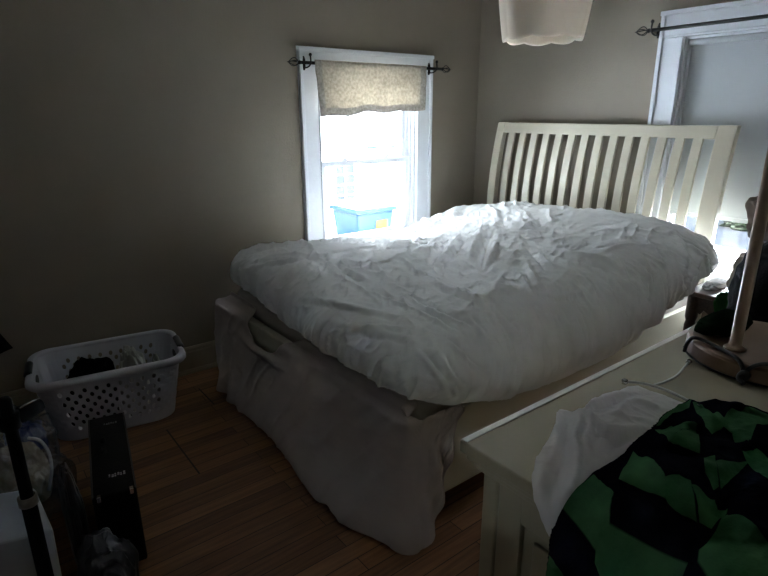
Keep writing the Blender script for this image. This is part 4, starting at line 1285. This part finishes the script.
kn = 186
fx.tube(catmull([rim_pt(132, 0.160, 0.009), rim_pt(133, 0.158, 0.030), rim_pt(136, 0.150, 0.047), rim_pt(146, 0.135, 0.0475), rim_pt(162, 0.135, 0.0475), rim_pt(178, 0.148, 0.047), rim_pt(184, 0.157, 0.036), rim_pt(kn, 0.158, 0.014)], 6), 0.0042, 8)
fx.tube(catmull([rim_pt(kn, 0.158, 0.014), rim_pt(188, 0.157, 0.034), rim_pt(195, 0.148, 0.047), rim_pt(212, 0.128, 0.0475), rim_pt(236, 0.118, 0.0475), rim_pt(262, 0.122, 0.0475), rim_pt(285, 0.146, 0.047), rim_pt(290, 0.158, 0.02), rim_pt(292, 0.160, 0.010)], 6), 0.0042, 8)
fx.tube(catmull([rim_pt(184, 0.162, 0.009), rim_pt(187, 0.166, 0.014), rim_pt(189, 0.164, 0.024), rim_pt(186, 0.163, 0.028), rim_pt(184, 0.166, 0.016), rim_pt(188, 0.176, 0.009)], 6), 0.0048, 8)
fx.build('power_cord', bl, lamp, smooth=True)
wire_m = mat('pale_silver_flex', (0.50, 0.49, 0.46), 0.3, 0.05, 20, metal=0.5)
c1 = thing('silver_cable', 'thin silver cable with a metal tip lying on the edge of the white cloth', 'cable', (-2.059, -2.397, 0.85))
P1 = catmull([(-2.100, -2.381, 0.862), (-2.088, -2.399, 0.864), (-2.083, -2.428, 0.868), (-2.084, -2.462, 0.870), (-2.094, -2.497, 0.872), (-2.106, -2.525, 0.874)], 6)
MB().tube(P1, 0.0028, 8).build('cable', wire_m, c1, smooth=True)
MB().tube([P1[0], P1[1], P1[2], P1[3]], [0.0045, 0.0062, 0.0062, 0.004], 12).build('metal_tip', chrome_m, c1, smooth=True)
c2 = thing('lamp_cable', 'thin silver cable curving from the lamp foot across the dresser top', 'cable', (-1.969, -2.424, 0.85))
P2 = catmull([(-1.902, -2.419, 0.862), (-1.928, -2.420, 0.854), (-1.977, -2.428, 0.854), (-2.022, -2.426, 0.854), (-2.059, -2.421, 0.856)], 6)
MB().tube(P2, 0.0024, 8).build('cable', wire_m, c2, smooth=True)
MB().tube([P2[0], P2[2]], [0.0055, 0.0045], 12).build('plug', chrome_m, c2, smooth=True)


# ------------------------------------------------------------------ crumpled cloth and bags
def crumple(c, rad, seed, amp=0.12, freq=3.0, fine=0.03, nu=72, nv=48, power=0.8, base=None, rot=0.0, lean=(0, 0)):
    """rounded heap with folded surface, flattened where it lies; c is the centre of its underside"""
    n1_, n2_, n3_ = Noise2(seed), Noise2(seed + 1), Noise2(seed + 2)
    P = np.zeros((nu, nv, 3))
    for i in range(nu):
        a = 2 * math.pi * i / nu
        for j in range(nv):
            b = math.pi * (j / (nv - 1))
            d = np.array([math.sin(b) * math.cos(a), math.sin(b) * math.sin(a), math.cos(b)])
            f = 1 + amp * n1_.fbm(d[0] * freq * 0.6 + 9, d[1] * freq * 0.6 + d[2] * freq * 0.5, 2)
            r_ = (1 - abs(n2_(d[0] * freq + d[2] * 2, d[1] * freq - d[2] * 2))) ** 3
            r2_ = (1 - abs(n3_(d[0] * freq * 2.3 - d[2] * 3, d[1] * freq * 2.3 + d[2] * 4))) ** 3
            f += amp * 0.9 * (r_ - 0.3) + fine * (r2_ - 0.3)
            q = np.sign(d) * np.abs(d) ** power * f
            P[i, j] = q * np.array([rad[0], rad[1], rad[2]])
    P[..., 2] = np.maximum(P[..., 2], -rad[2] * 0.55) + rad[2] * 0.55
    P[..., 0] += lean[0] * P[..., 2]
    P[..., 1] += lean[1] * P[..., 2]
    x, y = P[..., 0] * math.cos(rot) - P[..., 1] * math.sin(rot), P[..., 0] * math.sin(rot) + P[..., 1] * math.cos(rot)
    P[..., 0], P[..., 1] = x + c[0], y + c[1]
    P[..., 2] += c[2]
    return P


def heap(name, label, cat, m, c, rad, seed, **k):
    P = crumple(c, rad, seed, **k)
    mb_ = MB().grid(P, wrap_u=True)
    o = mb_.build(name, m, None, smooth=True, subsurf=1)
    return tag(o, label, cat)


# laundry basket: tapered tub with rows of oval holes, rolled rim and dark hand grips
bk_c, bk_rot = (-2.636, -0.255), math.radians(-8.6)
BHT = 0.318
basket = thing('laundry_basket', 'pale grey plastic laundry basket with rows of oval holes by the wall', 'laundry basket', (bk_c[0], bk_c[1], 0))
plast_m = mat('pale_grey_plastic', (0.50, 0.51, 0.56), 0.38, 0.03, 6)
grip_m = mat('dark_grip_rubber', (0.02, 0.02, 0.022), 0.5)


def bk_pt(u, z, inset=0.0):
    """u in 0..1 round the rounded rectangle, z height"""
    k = z / BHT
    hx = 0.245 + 0.052 * k - inset
    hy = 0.150 + 0.046 * k - inset
    r = 0.085
    straight = [2 * (hx - r), 2 * (hy - r), 2 * (hx - r), 2 * (hy - r)]
    arc = math.pi / 2 * r
    tot = sum(straight) + 4 * arc
    s = (u % 1) * tot
    cs = [((-hx + r, -hy), (1, 0)), ((hx, -hy + r), (0, 1)), ((hx - r, hy), (-1, 0)), ((-hx, hy - r), (0, -1))]
    cen = [(hx - r, -hy + r), (hx - r, hy - r), (-hx + r, hy - r), (-hx + r, -hy + r)]
    for q in range(4):
        if s <= straight[q]:
            p = (cs[q][0][0] + cs[q][1][0] * s, cs[q][0][1] + cs[q][1][1] * s)
            break
        s -= straight[q]
        if s <= arc:
            a = -math.pi / 2 + q * math.pi / 2 + s / r
            p = (cen[q][0] + r * math.cos(a), cen[q][1] + r * math.sin(a))
            break
        s -= arc
    else:
        p = (-hx + r, -hy)
    return (bk_c[0] + p[0] * math.cos(bk_rot) - p[1] * math.sin(bk_rot), bk_c[1] + p[0] * math.sin(bk_rot) + p[1] * math.cos(bk_rot), z)


# u ranges of the four sides at mid height
def side_ranges():
    hx, hy, r = 0.271, 0.173, 0.085
    st = [2 * (hx - r), 2 * (hy - r)] * 2
    arc = math.pi / 2 * r
    tot = sum(st) + 4 * arc
    out, s = [], 0
    for q in range(4):
        out.append((s / tot, (s + st[q]) / tot))
        s += st[q] + arc
    return out


mb = MB()
NC, rows = 38, 8
zr = np.linspace(0.055, 0.262, rows + 1)
sr = side_ranges()
for r_i in range(rows):
    za, zb = zr[r_i], zr[r_i + 1]
    off = r_i % 2
    for c_i in range(NC):
        ua, ub = (c_i * 2 + off) / (2 * NC), (c_i * 2 + 2 + off) / (2 * NC)
        um, zm_ = (ua + ub) / 2, (za + zb) / 2
        outer = [(ua, za), (um, za), (ub, za), (ub, zm_), (ub, zb), (um, zb), (ua, zb), (ua, zm_)]
        long_side = any(sr[q][0] - 0.008 < um % 1 < sr[q][1] + 0.008 for q in (0, 2))
        short_side = any(sr[q][0] + 0.0 < um % 1 < sr[q][1] - 0.0 for q in (1, 3))
        hole = (long_side or (short_side and r_i < 5))
        if hole:
            inner = []
            for (uo, zo) in outer:
                ang = math.atan2((zo - zm_) / (zb - za), (uo - um) / (ub - ua))
                inner.append((um + 0.185 * (ub - ua) * math.cos(ang), zm_ + 0.47 * (zb - za) * math.sin(ang)))
            vs = [bk_pt(u, z) for u, z in outer] + [bk_pt(u, z) for u, z in inner]
            mb.add(vs, [(k, (k + 1) % 8, 8 + (k + 1) % 8, 8 + k) for k in range(8)])
        else:
            mb.add([bk_pt(u, z) for u, z in outer], [tuple(range(8))])
# plain bands below and above the holes, floor
NU = 152
US = [k / NU for k in range(NU)]
for zz_ in ([0.0, 0.010, 0.055], [0.262, 0.285, BHT - 0.004]):
    mb.grid(np.array([[bk_pt(u, z, 0.012 if z == 0 else 0) for z in zz_] for u in US]), wrap_u=True)
b0 = len(mb.v)
mb.v += [bk_pt(u, 0.0, 0.012) for u in US]
mb.f.append([b0 + k for k in range(NU)])
mb.fm.append(0)
mb.build('tub', plast_m, basket, solid=0.0022, offset=0.0)
prof = [(-0.002, -0.030), (0.016, -0.030), (0.021, -0.022), (0.021, -0.008), (0.014, 0.0), (0.0, 0.002), (-0.006, -0.003), (-0.004, -0.010)]
P = []
for u in US:
    P.append([bk_pt(u, BHT, -d)[:2] + (BHT + h,) for d, h in prof])
mb = MB().grid(np.array(P), wrap_u=True, wrap_v=True)
mb.build('rim', plast_m, basket, smooth=True)
for q in (1, 3):
    ua, ub = sr[q]
    cu = (ua + ub) / 2
    g = MB()
    path = [bk_pt(cu + d, BHT - 0.006, -0.012) for d in np.linspace(-0.038, 0.038, 14)]
    g.tube(path, [0.012] + [0.0165] * 12 + [0.012], 12)
    g.build('hand_grip', grip_m, basket, smooth=True)
    h_ = MB()
    pts = [bk_pt(cu + 0.030 * math.cos(a), BHT - 0.062 + 0.017 * math.sin(a), -0.0035) for a in np.linspace(0, 2 * math.pi, 25)[:-1]]
    pts2 = [bk_pt(cu + 0.030 * math.cos(a), BHT - 0.062 + 0.017 * math.sin(a), 0.0035) for a in np.linspace(0, 2 * math.pi, 25)[:-1]]
    h_.grid(np.array([pts, pts2]), wrap_v=True)
    h_.f += [list(range(24)), list(range(47, 23, -1))]
    h_.fm += [0, 0]
    h_.build('hand_hole', grip_m, basket)

dkcloth = cloth_mat('black_jersey', (0.010, 0.010, 0.012), 0.0, weave=0.2, wscale=400, var=0.2)
gycloth = cloth_mat('pale_grey_cotton', (0.40, 0.40, 0.38), 0.0, weave=0.1, wscale=400, var=0.05)
heap('black_shirt', 'black garment heaped inside the laundry basket', 'clothes', dkcloth, (-2.715, -0.225, 0.012), (0.105, 0.085, 0.190), 41, amp=0.16, freq=2.6, rot=-0.1)
heap('grey_shirt', 'pale grey garment heaped in the basket beside the black one', 'clothes', gycloth, (-2.545, -0.25, 0.012), (0.060, 0.085, 0.190), 52, amp=0.20, freq=2.8, rot=-0.1)
heap('white_towel', 'low pale towel at the right end inside the basket', 'towel', gycloth, (-2.432, -0.27, 0.012), (0.026, 0.070, 0.155), 77, amp=0.10, freq=2.8, rot=-0.1)

# narrow black case standing on the floor
ca = math.atan2(-2.712 + 2.800, -0.745 + 1.255)
case = thing('equipment_case', 'narrow black hard case with silver latches and lettering, standing on the floor boards', 'case', (-2.80, -1.0, 0))
CX = Vector((math.cos(ca), -math.sin(ca), 0))
CY = Vector((math.sin(ca), math.cos(ca), 0))
CO = Vector((-2.903, -1.243, 0))


def cbox(mb_, u0, u1, v0, v1, z0, z1):
    vs = [CO + CX * u + CY * v + Vector((0, 0, z)) for u in (u0, u1) for v in (v0, v1) for z in (z0, z1)]
    return mb_.add([tuple(v) for v in vs], [(0, 1, 3, 2), (4, 6, 7, 5), (0, 4, 5, 1), (2, 3, 7, 6), (0, 2, 6, 4), (1, 5, 7, 3)])


CW, CL, CH = 0.122, 0.515, 0.272
cbox(MB(), 0, CW, 0, CL, 0.0, CH).build('case_body', black_m, case, bevel=0.006)
t_ = MB()
for (a, b) in ((0, 0.003), (CW - 0.003, CW)):
    cbox(t_, a - 0.001, b + 0.001, 0.004, CL - 0.004, CH - 0.004, CH + 0.0015)
t_.build('edge_trim', mat('dark_gunmetal', (0.10, 0.10, 0.105), 0.35, metal=0.8), case, bevel=0.001)
for u in (0.012, CW - 0.020):
    l_ = MB()
    cbox(l_, u, u + 0.012, -0.004, 0.012, CH - 0.016, CH + 0.003)
    l_.build('latch', chrome_m, case, bevel=0.002)
for v in (0.255, 0.325):
    k_ = MB()
    p_ = CO + CX * 0.045 + CY * v
    k_.lathe([(0.0005, 0.014), (0.009, 0.013), (0.011, 0.0)], (p_.x, p_.y, CH), 18)
    k_.build('knob', mat('satin_black', (0.02, 0.02, 0.022), 0.25), case, smooth=True)
let_m = mat('silver_lettering', (0.45, 0.45, 0.46), 0.4)
for (v, u0, wd, hh) in ((0.090, 0.050, 0.050, 0.018), (0.440, 0.050, 0.045, 0.012)):
    m = MB()
    n_ = 6
    for k in range(n_):
        ua = u0 + wd * k / n_
        ww = wd / n_ * (0.55 + 0.2 * (k % 2))
        cbox(m, ua, ua + ww, v + hh * (0.0 if k % 3 else 0.25), v + hh * (0.42 if k % 2 else 0.36), CH, CH + 0.0009)
        cbox(m, ua + ww * 0.1, ua + ww, v + hh * 0.58, v + hh * (1.0 if k % 3 != 1 else 0.8), CH, CH + 0.0009)
    m.build('lettering', let_m, case)

# black upright pole with a silver collar
st = thing('pole_stand', 'black upright pole with a silver collar and side clamp in front of the bags', 'stand', (-3.055, -1.50, 0))
MB().lathe([(0.0005, 0), (0.06, 0), (0.065, 0.008), (0.02, 0.02), (0.0165, 0.03), (0.0165, 0.50), (0.0135, 0.505), (0.0135, 0.765), (0.010, 0.772), (0.0005, 0.772)], (-3.055, -1.50, 0), 24).build('pole', blackp_m, st, smooth=True)
MB().lathe([(0.0166, -0.012), (0.0205, -0.010), (0.0205, 0.012), (0.0166, 0.014)], (-3.055, -1.50, 0.505), 24).build('collar', mat('dull_pewter', (0.16, 0.14, 0.11), 0.4, metal=0.6), st, smooth=True)
m = MB().tube([(-3.055, -1.50, 0.715), (-3.03, -1.485, 0.716), (-2.99, -1.46, 0.715)], [0.012, 0.02, 0.016], 14)
m.lathe([(0.0005, -0.02), (0.021, -0.018), (0.022, 0.018), (0.0005, 0.02)], (-3.055, -1.50, 0.715), 18)
m.build('clamp', blackp_m, st, smooth=True)
MB().tube([(-3.032, -1.497, 0.737), (-3.005, -1.482, 0.739), (-2.992, -1.472, 0.737)], 0.0028, 8).build('clamp_lever', chrome_m, st, smooth=True)

# bags on the floor
film_m = glass_mat('clear_plastic_film', (0.80, 0.86, 0.92), 0.22, veil=((0.25, 0.28, 0.33), 0.16))
beige_m = cloth_mat('beige_canvas', (0.42, 0.35, 0.25), 0.0, weave=0.2, wscale=300, var=0.25, vscale=16)
bag = heap('plastic_bag', 'large clear crinkled plastic bag holding a beige garment on the floor', 'bag', film_m, (-3.075, -0.69, 0.005), (0.165, 0.235, 0.205), 61, amp=0.16, freq=4.5, fine=0.08, nu=96, nv=64)
gar = heap('beige_bundle', 'beige bundle with pale piped edges inside the clear plastic bag', 'clothes', beige_m, (-3.045, -0.69, 0.03), (0.080, 0.115, 0.125), 65, amp=0.10, freq=2.2)
pts = catmull([(-3.005, -0.60, 0.200), (-2.972, -0.63, 0.190), (-2.955, -0.69, 0.16), (-2.962, -0.75, 0.12), (-2.985, -0.79, 0.07)], 6)
MB().tube(pts, 0.006, 8).build('piping', white_m, None, smooth=True)
pp = bpy.data.objects['piping']
pp.parent = gar
blue_m = mat('blue_plastic_film', (0.012, 0.045, 0.30), 0.3, 0.2, 14, 0.3, 20)
heap('blue_bag', 'small blue plastic bag crumpled beside the laundry basket', 'bag', blue_m, (-3.01, -0.33, 0.0), (0.075, 0.05, 0.09), 83, amp=0.22, freq=3.5, fine=0.08)
box_m = mat('white_corrugated_plastic', (0.34, 0.37, 0.42), 0.45, 0.06, 5)
wb = MB()
wv = [(-3.185, -1.03), (-3.035, -1.09), (-3.020, -1.33), (-3.17, -1.29)]
wb.add([(x, y, 0) for x, y in wv] + [(x + 0.006, y, 0.285) for x, y in wv], [(0, 1, 2, 3), (4, 5, 6, 7), (0, 1, 5, 4), (1, 2, 6, 5), (2, 3, 7, 6), (3, 0, 4, 7)])
tag(wb.build('storage_box', box_m, None, bevel=0.008), 'small pale box behind the black pole among the bags', 'box')
grey_m = mat('charcoal_bin_liner', (0.035, 0.036, 0.042), 0.28, 0.15, 10, 0.35, 26)
heap('grey_bag', 'dark grey crinkled bag next to the narrow black case', 'bag', grey_m, (-2.945, -1.12, 0.0), (0.028, 0.13, 0.20), 91, amp=0.12, freq=3.0, fine=0.04, nu=96, nv=64)
heap('charcoal_bag', 'low charcoal bag at the front end of the narrow black case', 'bag', grey_m, (-2.915, -1.43, 0.0), (0.075, 0.13, 0.16), 95, amp=0.14, freq=3.0, fine=0.04, nu=96, nv=64)

# coat whose hem corner reaches into the frame
ct = thing('hanging_coat', 'dark coat hanging on the wall, only its hem corner in view', 'coat', (-3.28, -0.03, 1.45))
zs_ = np.linspace(0.378, 1.42, 30)
us_ = np.linspace(0, 1, 24)
P = np.zeros((24, 30, 3))
for j, z in enumerate(zs_):
    xr = -2.976 - 0.30 * (z - 0.378) / 1.04 - 0.05 * math.sin(min(1, (z - 0.378) / 0.5) * math.pi / 2)
    xl = -3.52 + 0.16 * (z - 0.378) / 1.04
    for i, u in enumerate(us_):
        P[i, j] = (xl + (xr - xl) * u, -0.085 - 0.02 * math.sin(u * 17) * (1.45 - z) / 1.1 - 0.02 * math.sin(math.pi * u), z - 0.01 * math.sin(u * 3))
MB().grid(P).build('coat_body', dkcloth, ct, smooth=True, solid=0.02, offset=0.0)
MB().tube([(-3.33, -0.001, 1.46), (-3.33, -0.05, 1.45), (-3.33, -0.065, 1.47)], 0.006, 8).tube([(-3.33, -0.05, 1.45), (-3.33, -0.055, 1.41)], 0.004, 8).build('hook', iron_m, ct, smooth=True)

# ------------------------------------------------------------------ night table and what is piled on it
nt_ = thing('night_table', 'dark wooden night table with a shaped apron standing beside the head of the bed', 'table', (-0.36, -2.03, 0))
nx0, nx1, ny0, ny1 = -0.565, -0.17, -2.27, -1.825
MB().box(nx0, nx1, ny0, ny1, 0.582, 0.602).build('tabletop', mat('dark_polished_wood', (0.06, 0.032, 0.02), 0.30, 0.45, 4.0, 0.04, 30, stretch=(30, 3, 30)), nt_, bevel=0.005)
for x in (nx0 + 0.032, nx1 - 0.032):
    for y in (ny0 + 0.032, ny1 - 0.032):
        MB().lathe([(0.0005, 0), (0.014, 0), (0.016, 0.03), (0.020, 0.30), (0.024, 0.44), (0.020, 0.46), (0.026, 0.48), (0.026, 0.582)], (x, y, 0), 16).build('leg', darkwood_m, nt_, smooth=True)
for (a, b, along) in (((nx0 + 0.02, ny0 + 0.04), (nx0 + 0.032, ny1 - 0.04), 'y'), ((nx0 + 0.04, ny1 - 0.032), (nx1 - 0.04, ny1 - 0.02), 'x'), ((nx0 + 0.04, ny0 + 0.02), (nx1 - 0.04, ny0 + 0.032), 'x')):
    m = MB()
    N_ = 24
    rowt = []
    for k in range(N_ + 1):
        f = k / N_
        low = 0.505 + 0.035 * abs(math.sin(f * math.pi * 2.5)) - 0.03 * (abs(f - 0.5) > 0.4)
        if along == 'y':
            y = a[1] + (b[1] - a[1]) * f
            rowt.append([(a[0], y, low), (a[0], y, 0.582), (b[0], y, 0.582), (b[0], y, low)])
        else:
            x = a[0] + (b[0] - a[0]) * f
            rowt.append([(x, a[1], low), (x, a[1], 0.582), (x, b[1], 0.582), (x, b[1], low)])
    m.grid(np.array(rowt), wrap_v=True)
    m.f += [[0, 1, 2, 3], [4 * N_ + k for k in (3, 2, 1, 0)]]
    m.fm += [0, 0]
    m.build('apron', darkwood_m, nt_)

taupe_m = cloth_mat('taupe_fleece', (0.30, 0.24, 0.20), 0.0, weave=0.3, wscale=250, var=0.15)
brown_m = cloth_mat('dark_brown_fleece', (0.16, 0.125, 0.105), 0.0, weave=0.3, wscale=250, var=0.2)
green_m = cloth_mat('bright_green_knit', (0.025, 0.12, 0.035), 0.0, weave=0.3, wscale=300, var=0.15)
navy_m = cloth_mat('navy_knit', (0.035, 0.045, 0.09), 0.0, weave=0.3, wscale=300, var=0.3, vscale=40)
heap('taupe_jacket', 'taupe fleece jacket bundled on the night table in front of the window', 'jacket', taupe_m, (-0.38, -2.075, 0.604), (0.12, 0.135, 0.150), 101, amp=0.16, freq=2.2, fine=0.03)
heap('brown_jacket', 'dark brown jacket heaped on top of the taupe fleece jacket', 'jacket', brown_m, (-0.36, -2.11, 0.850), (0.12, 0.17, 0.12), 111, amp=0.18, freq=2.2, fine=0.03)
heap('green_sweater', 'green knitted garment at the front corner of the night table', 'sweater', green_m, (-0.612, -2.02, 0.56), (0.036, 0.050, 0.060), 121, amp=0.12, freq=2.0)
nv = heap('navy_sweater', 'navy garment with cream piping hanging over the front of the night table', 'sweater', navy_m, (-0.625, -2.02, 0.44), (0.045, 0.070, 0.07), 131, amp=0.12, freq=2.4)
heap('dark_green_shirt', 'dark green garment lying over the back of the lamp foot', 'clothes', cloth_mat('bottle_green_cloth', (0.010, 0.022, 0.012), 0.0, weave=0.3, wscale=300, var=0.2), (-1.730, -2.412, QZ + 0.0445), (0.090, 0.036, 0.020), 141, amp=0.12, freq=2.2)
heap('black_backpack', 'black padded bag slumped on the far end of the dresser', 'bag', mat('black_nylon', (0.006, 0.006, 0.008), 0.8, 0.2, 20, 0.2, 200, spec=0.1), (-1.455, -2.440, QZ), (0.105, 0.120, 0.130), 151, amp=0.10, freq=2.0)
heap('pillowcase', 'corner of a white pillowcase lying on the edge of the night table', 'pillowcase', duvet_m, (-0.40, -1.885, 0.6035), (0.085, 0.032, 0.020), 171, amp=0.15, freq=3.0, fine=0.05)

# ------------------------------------------------------------------ what lies outside the windows
snow_m = mat('packed_snow', (0.80, 0.83, 0.88), 0.9, 0.05, 0.6, 0.3, 3)
struct(MB().box(-12, 30, 0.30, 30, -0.95, -0.80).box(0.30, 30, -18, 0.30, -0.95, -0.80).box(-30, -4.1, -18, 0.30, -0.95, -0.80).build('ground', snow_m))
slush = mat('wet_asphalt_with_slush', (0.010, 0.011, 0.013), 0.9, 0.6, 0.9, 0.0, 4, spec=0.0)
struct(MB().box(6.9, 11.5, -14, 14, -0.80, -0.79).build('road', slush))
hs_m = mat('white_lap_siding', (0.75, 0.76, 0.78), 0.6, 0.03, 2.0)
hw = thing('neighbour_house', 'white neighbouring house with a gridded window seen through the clear window', 'house', (2.4, 6.2, -0.8))
m = MB().box(-1.5, 6.5, 5.0, 9.0, -0.8, 1.5)
for k in range(14):
    z = -0.75 + k * 0.155
    m.add([(-1.5, 5.0, z + 0.155), (6.5, 5.0, z + 0.155), (6.5, 4.975, z), (-1.5, 4.975, z)], [(0, 1, 2, 3)])
    m.add([(-1.5, 5.0, z), (6.5, 5.0, z), (6.5, 4.975, z), (-1.5, 4.975, z)], [(0, 1, 2, 3)])
m.build('siding_wall', hs_m, hw)
MB().add([(-1.8, 4.6, 1.42), (6.8, 4.6, 1.42), (6.8, 9.4, 1.42), (-1.8, 9.4, 1.42), (-1.8, 7.0, 2.3), (6.8, 7.0, 2.3)],
         [(0, 1, 5, 4), (3, 4, 5, 2), (0, 4, 3), (1, 2, 5), (0, 3, 2, 1)]).build('snowy_roof', snow_m, hw)
dkg = mat('dark_window_glass', (0.024, 0.027, 0.031), 0.9, 0.2, 8, spec=0.0)
trimd = mat('grey_eave_board', (0.022, 0.025, 0.030), 0.9, spec=0.0)
m = MB().box(1.985, 2.365, 4.955, 4.975, -0.12, 0.60)
wf = m.build('house_window', dkg, hw)
m = MB()
m.box(2.165, 2.185, 4.935, 4.955, -0.12, 0.60)
for z in (0.03, 0.20, 0.37):
    m.box(1.985, 2.365, 4.935, 4.955, z, z + 0.018)
m.box(1.955, 1.985, 4.935, 4.975, -0.15, 0.63).box(2.365, 2.395, 4.935, 4.975, -0.15, 0.63).box(1.955, 2.395, 4.935, 4.975, 0.60, 0.63).box(1.955, 2.395, 4.935, 4.975, -0.15, -0.12)
m.build('window_grid', hs_m, wf)
m = MB().box(1.85, 3.3, 4.93, 4.975, 0.885, 0.905)
m.build('belt_board', trimd, hw)
MB().box(2.65, 3.45, 4.92, 4.975, 0.775, 0.800).build('blue_strip', mat('blue_painted_strip', (0.008, 0.017, 0.030), 0.9, spec=0.0), hw)
m = MB().tube([(1.95, 4.93, 1.10), (2.25, 4.93, 1.30), (2.6, 4.93, 1.44)], 0.012, 8)
m.build('service_cable', trimd, hw)

bn = thing('recycling_bin', 'dark blue recycling bin with a yellow label standing in the snow outside', 'bin', (1.24, 3.15, -0.8))
bin_m = mat('blue_bin_plastic', (0.012, 0.024, 0.052), 0.9, 0.1, 6, spec=0.0)
P = []
for z, hx, hy in ((-0.8, 0.20, 0.22), (0.13, 0.30, 0.30)):
    P.append([(1.24 - hx, 3.15 - hy, z), (1.24 + hx, 3.15 - hy, z), (1.24 + hx, 3.15 + hy, z), (1.24 - hx, 3.15 + hy, z)])
m = MB().grid(np.array(P), wrap_v=True)
m.f += [[0, 1, 2, 3], [7, 6, 5, 4]]
m.fm += [0, 0]
m.build('bin_body', bin_m, bn, bevel=0.03)
MB().box(0.91, 1.57, 2.82, 3.48, 0.13, 0.175).build('bin_rim', bin_m, bn, bevel=0.012)
MB().box(0.95, 1.53, 2.86, 3.44, 0.17, 0.23).build('snow_cap', snow_m, bn, bevel=0.03, seg=4)
MB().add([(1.24, 2.856, -0.10), (1.42, 2.856, -0.10), (1.42, 2.842, 0.02), (1.24, 2.842, 0.02), (1.24, 2.872, -0.10), (1.42, 2.872, -0.10), (1.42, 2.862, 0.02), (1.24, 2.862, 0.02)],
         [(0, 1, 2, 3), (4, 5, 6, 7), (0, 1, 5, 4), (1, 2, 6, 5), (2, 3, 7, 6), (3, 0, 4, 7)]).build('label_plate', mat('yellow_label', (0.05, 0.035, 0.010), 0.9, spec=0.0), bn)

bush_m = mat('bare_winter_hedge', (0.005, 0.007, 0.004), 0.9, 0.5, 3, 0.5, 10, spec=0.0)
heap('street_bush', 'low dark bush by the street under the raised edge of the roller shade', 'bush', bush_m, (8.9, 1.20, -0.8), (0.42, 0.36, 0.16), 200, amp=0.25, freq=5, fine=0.15)
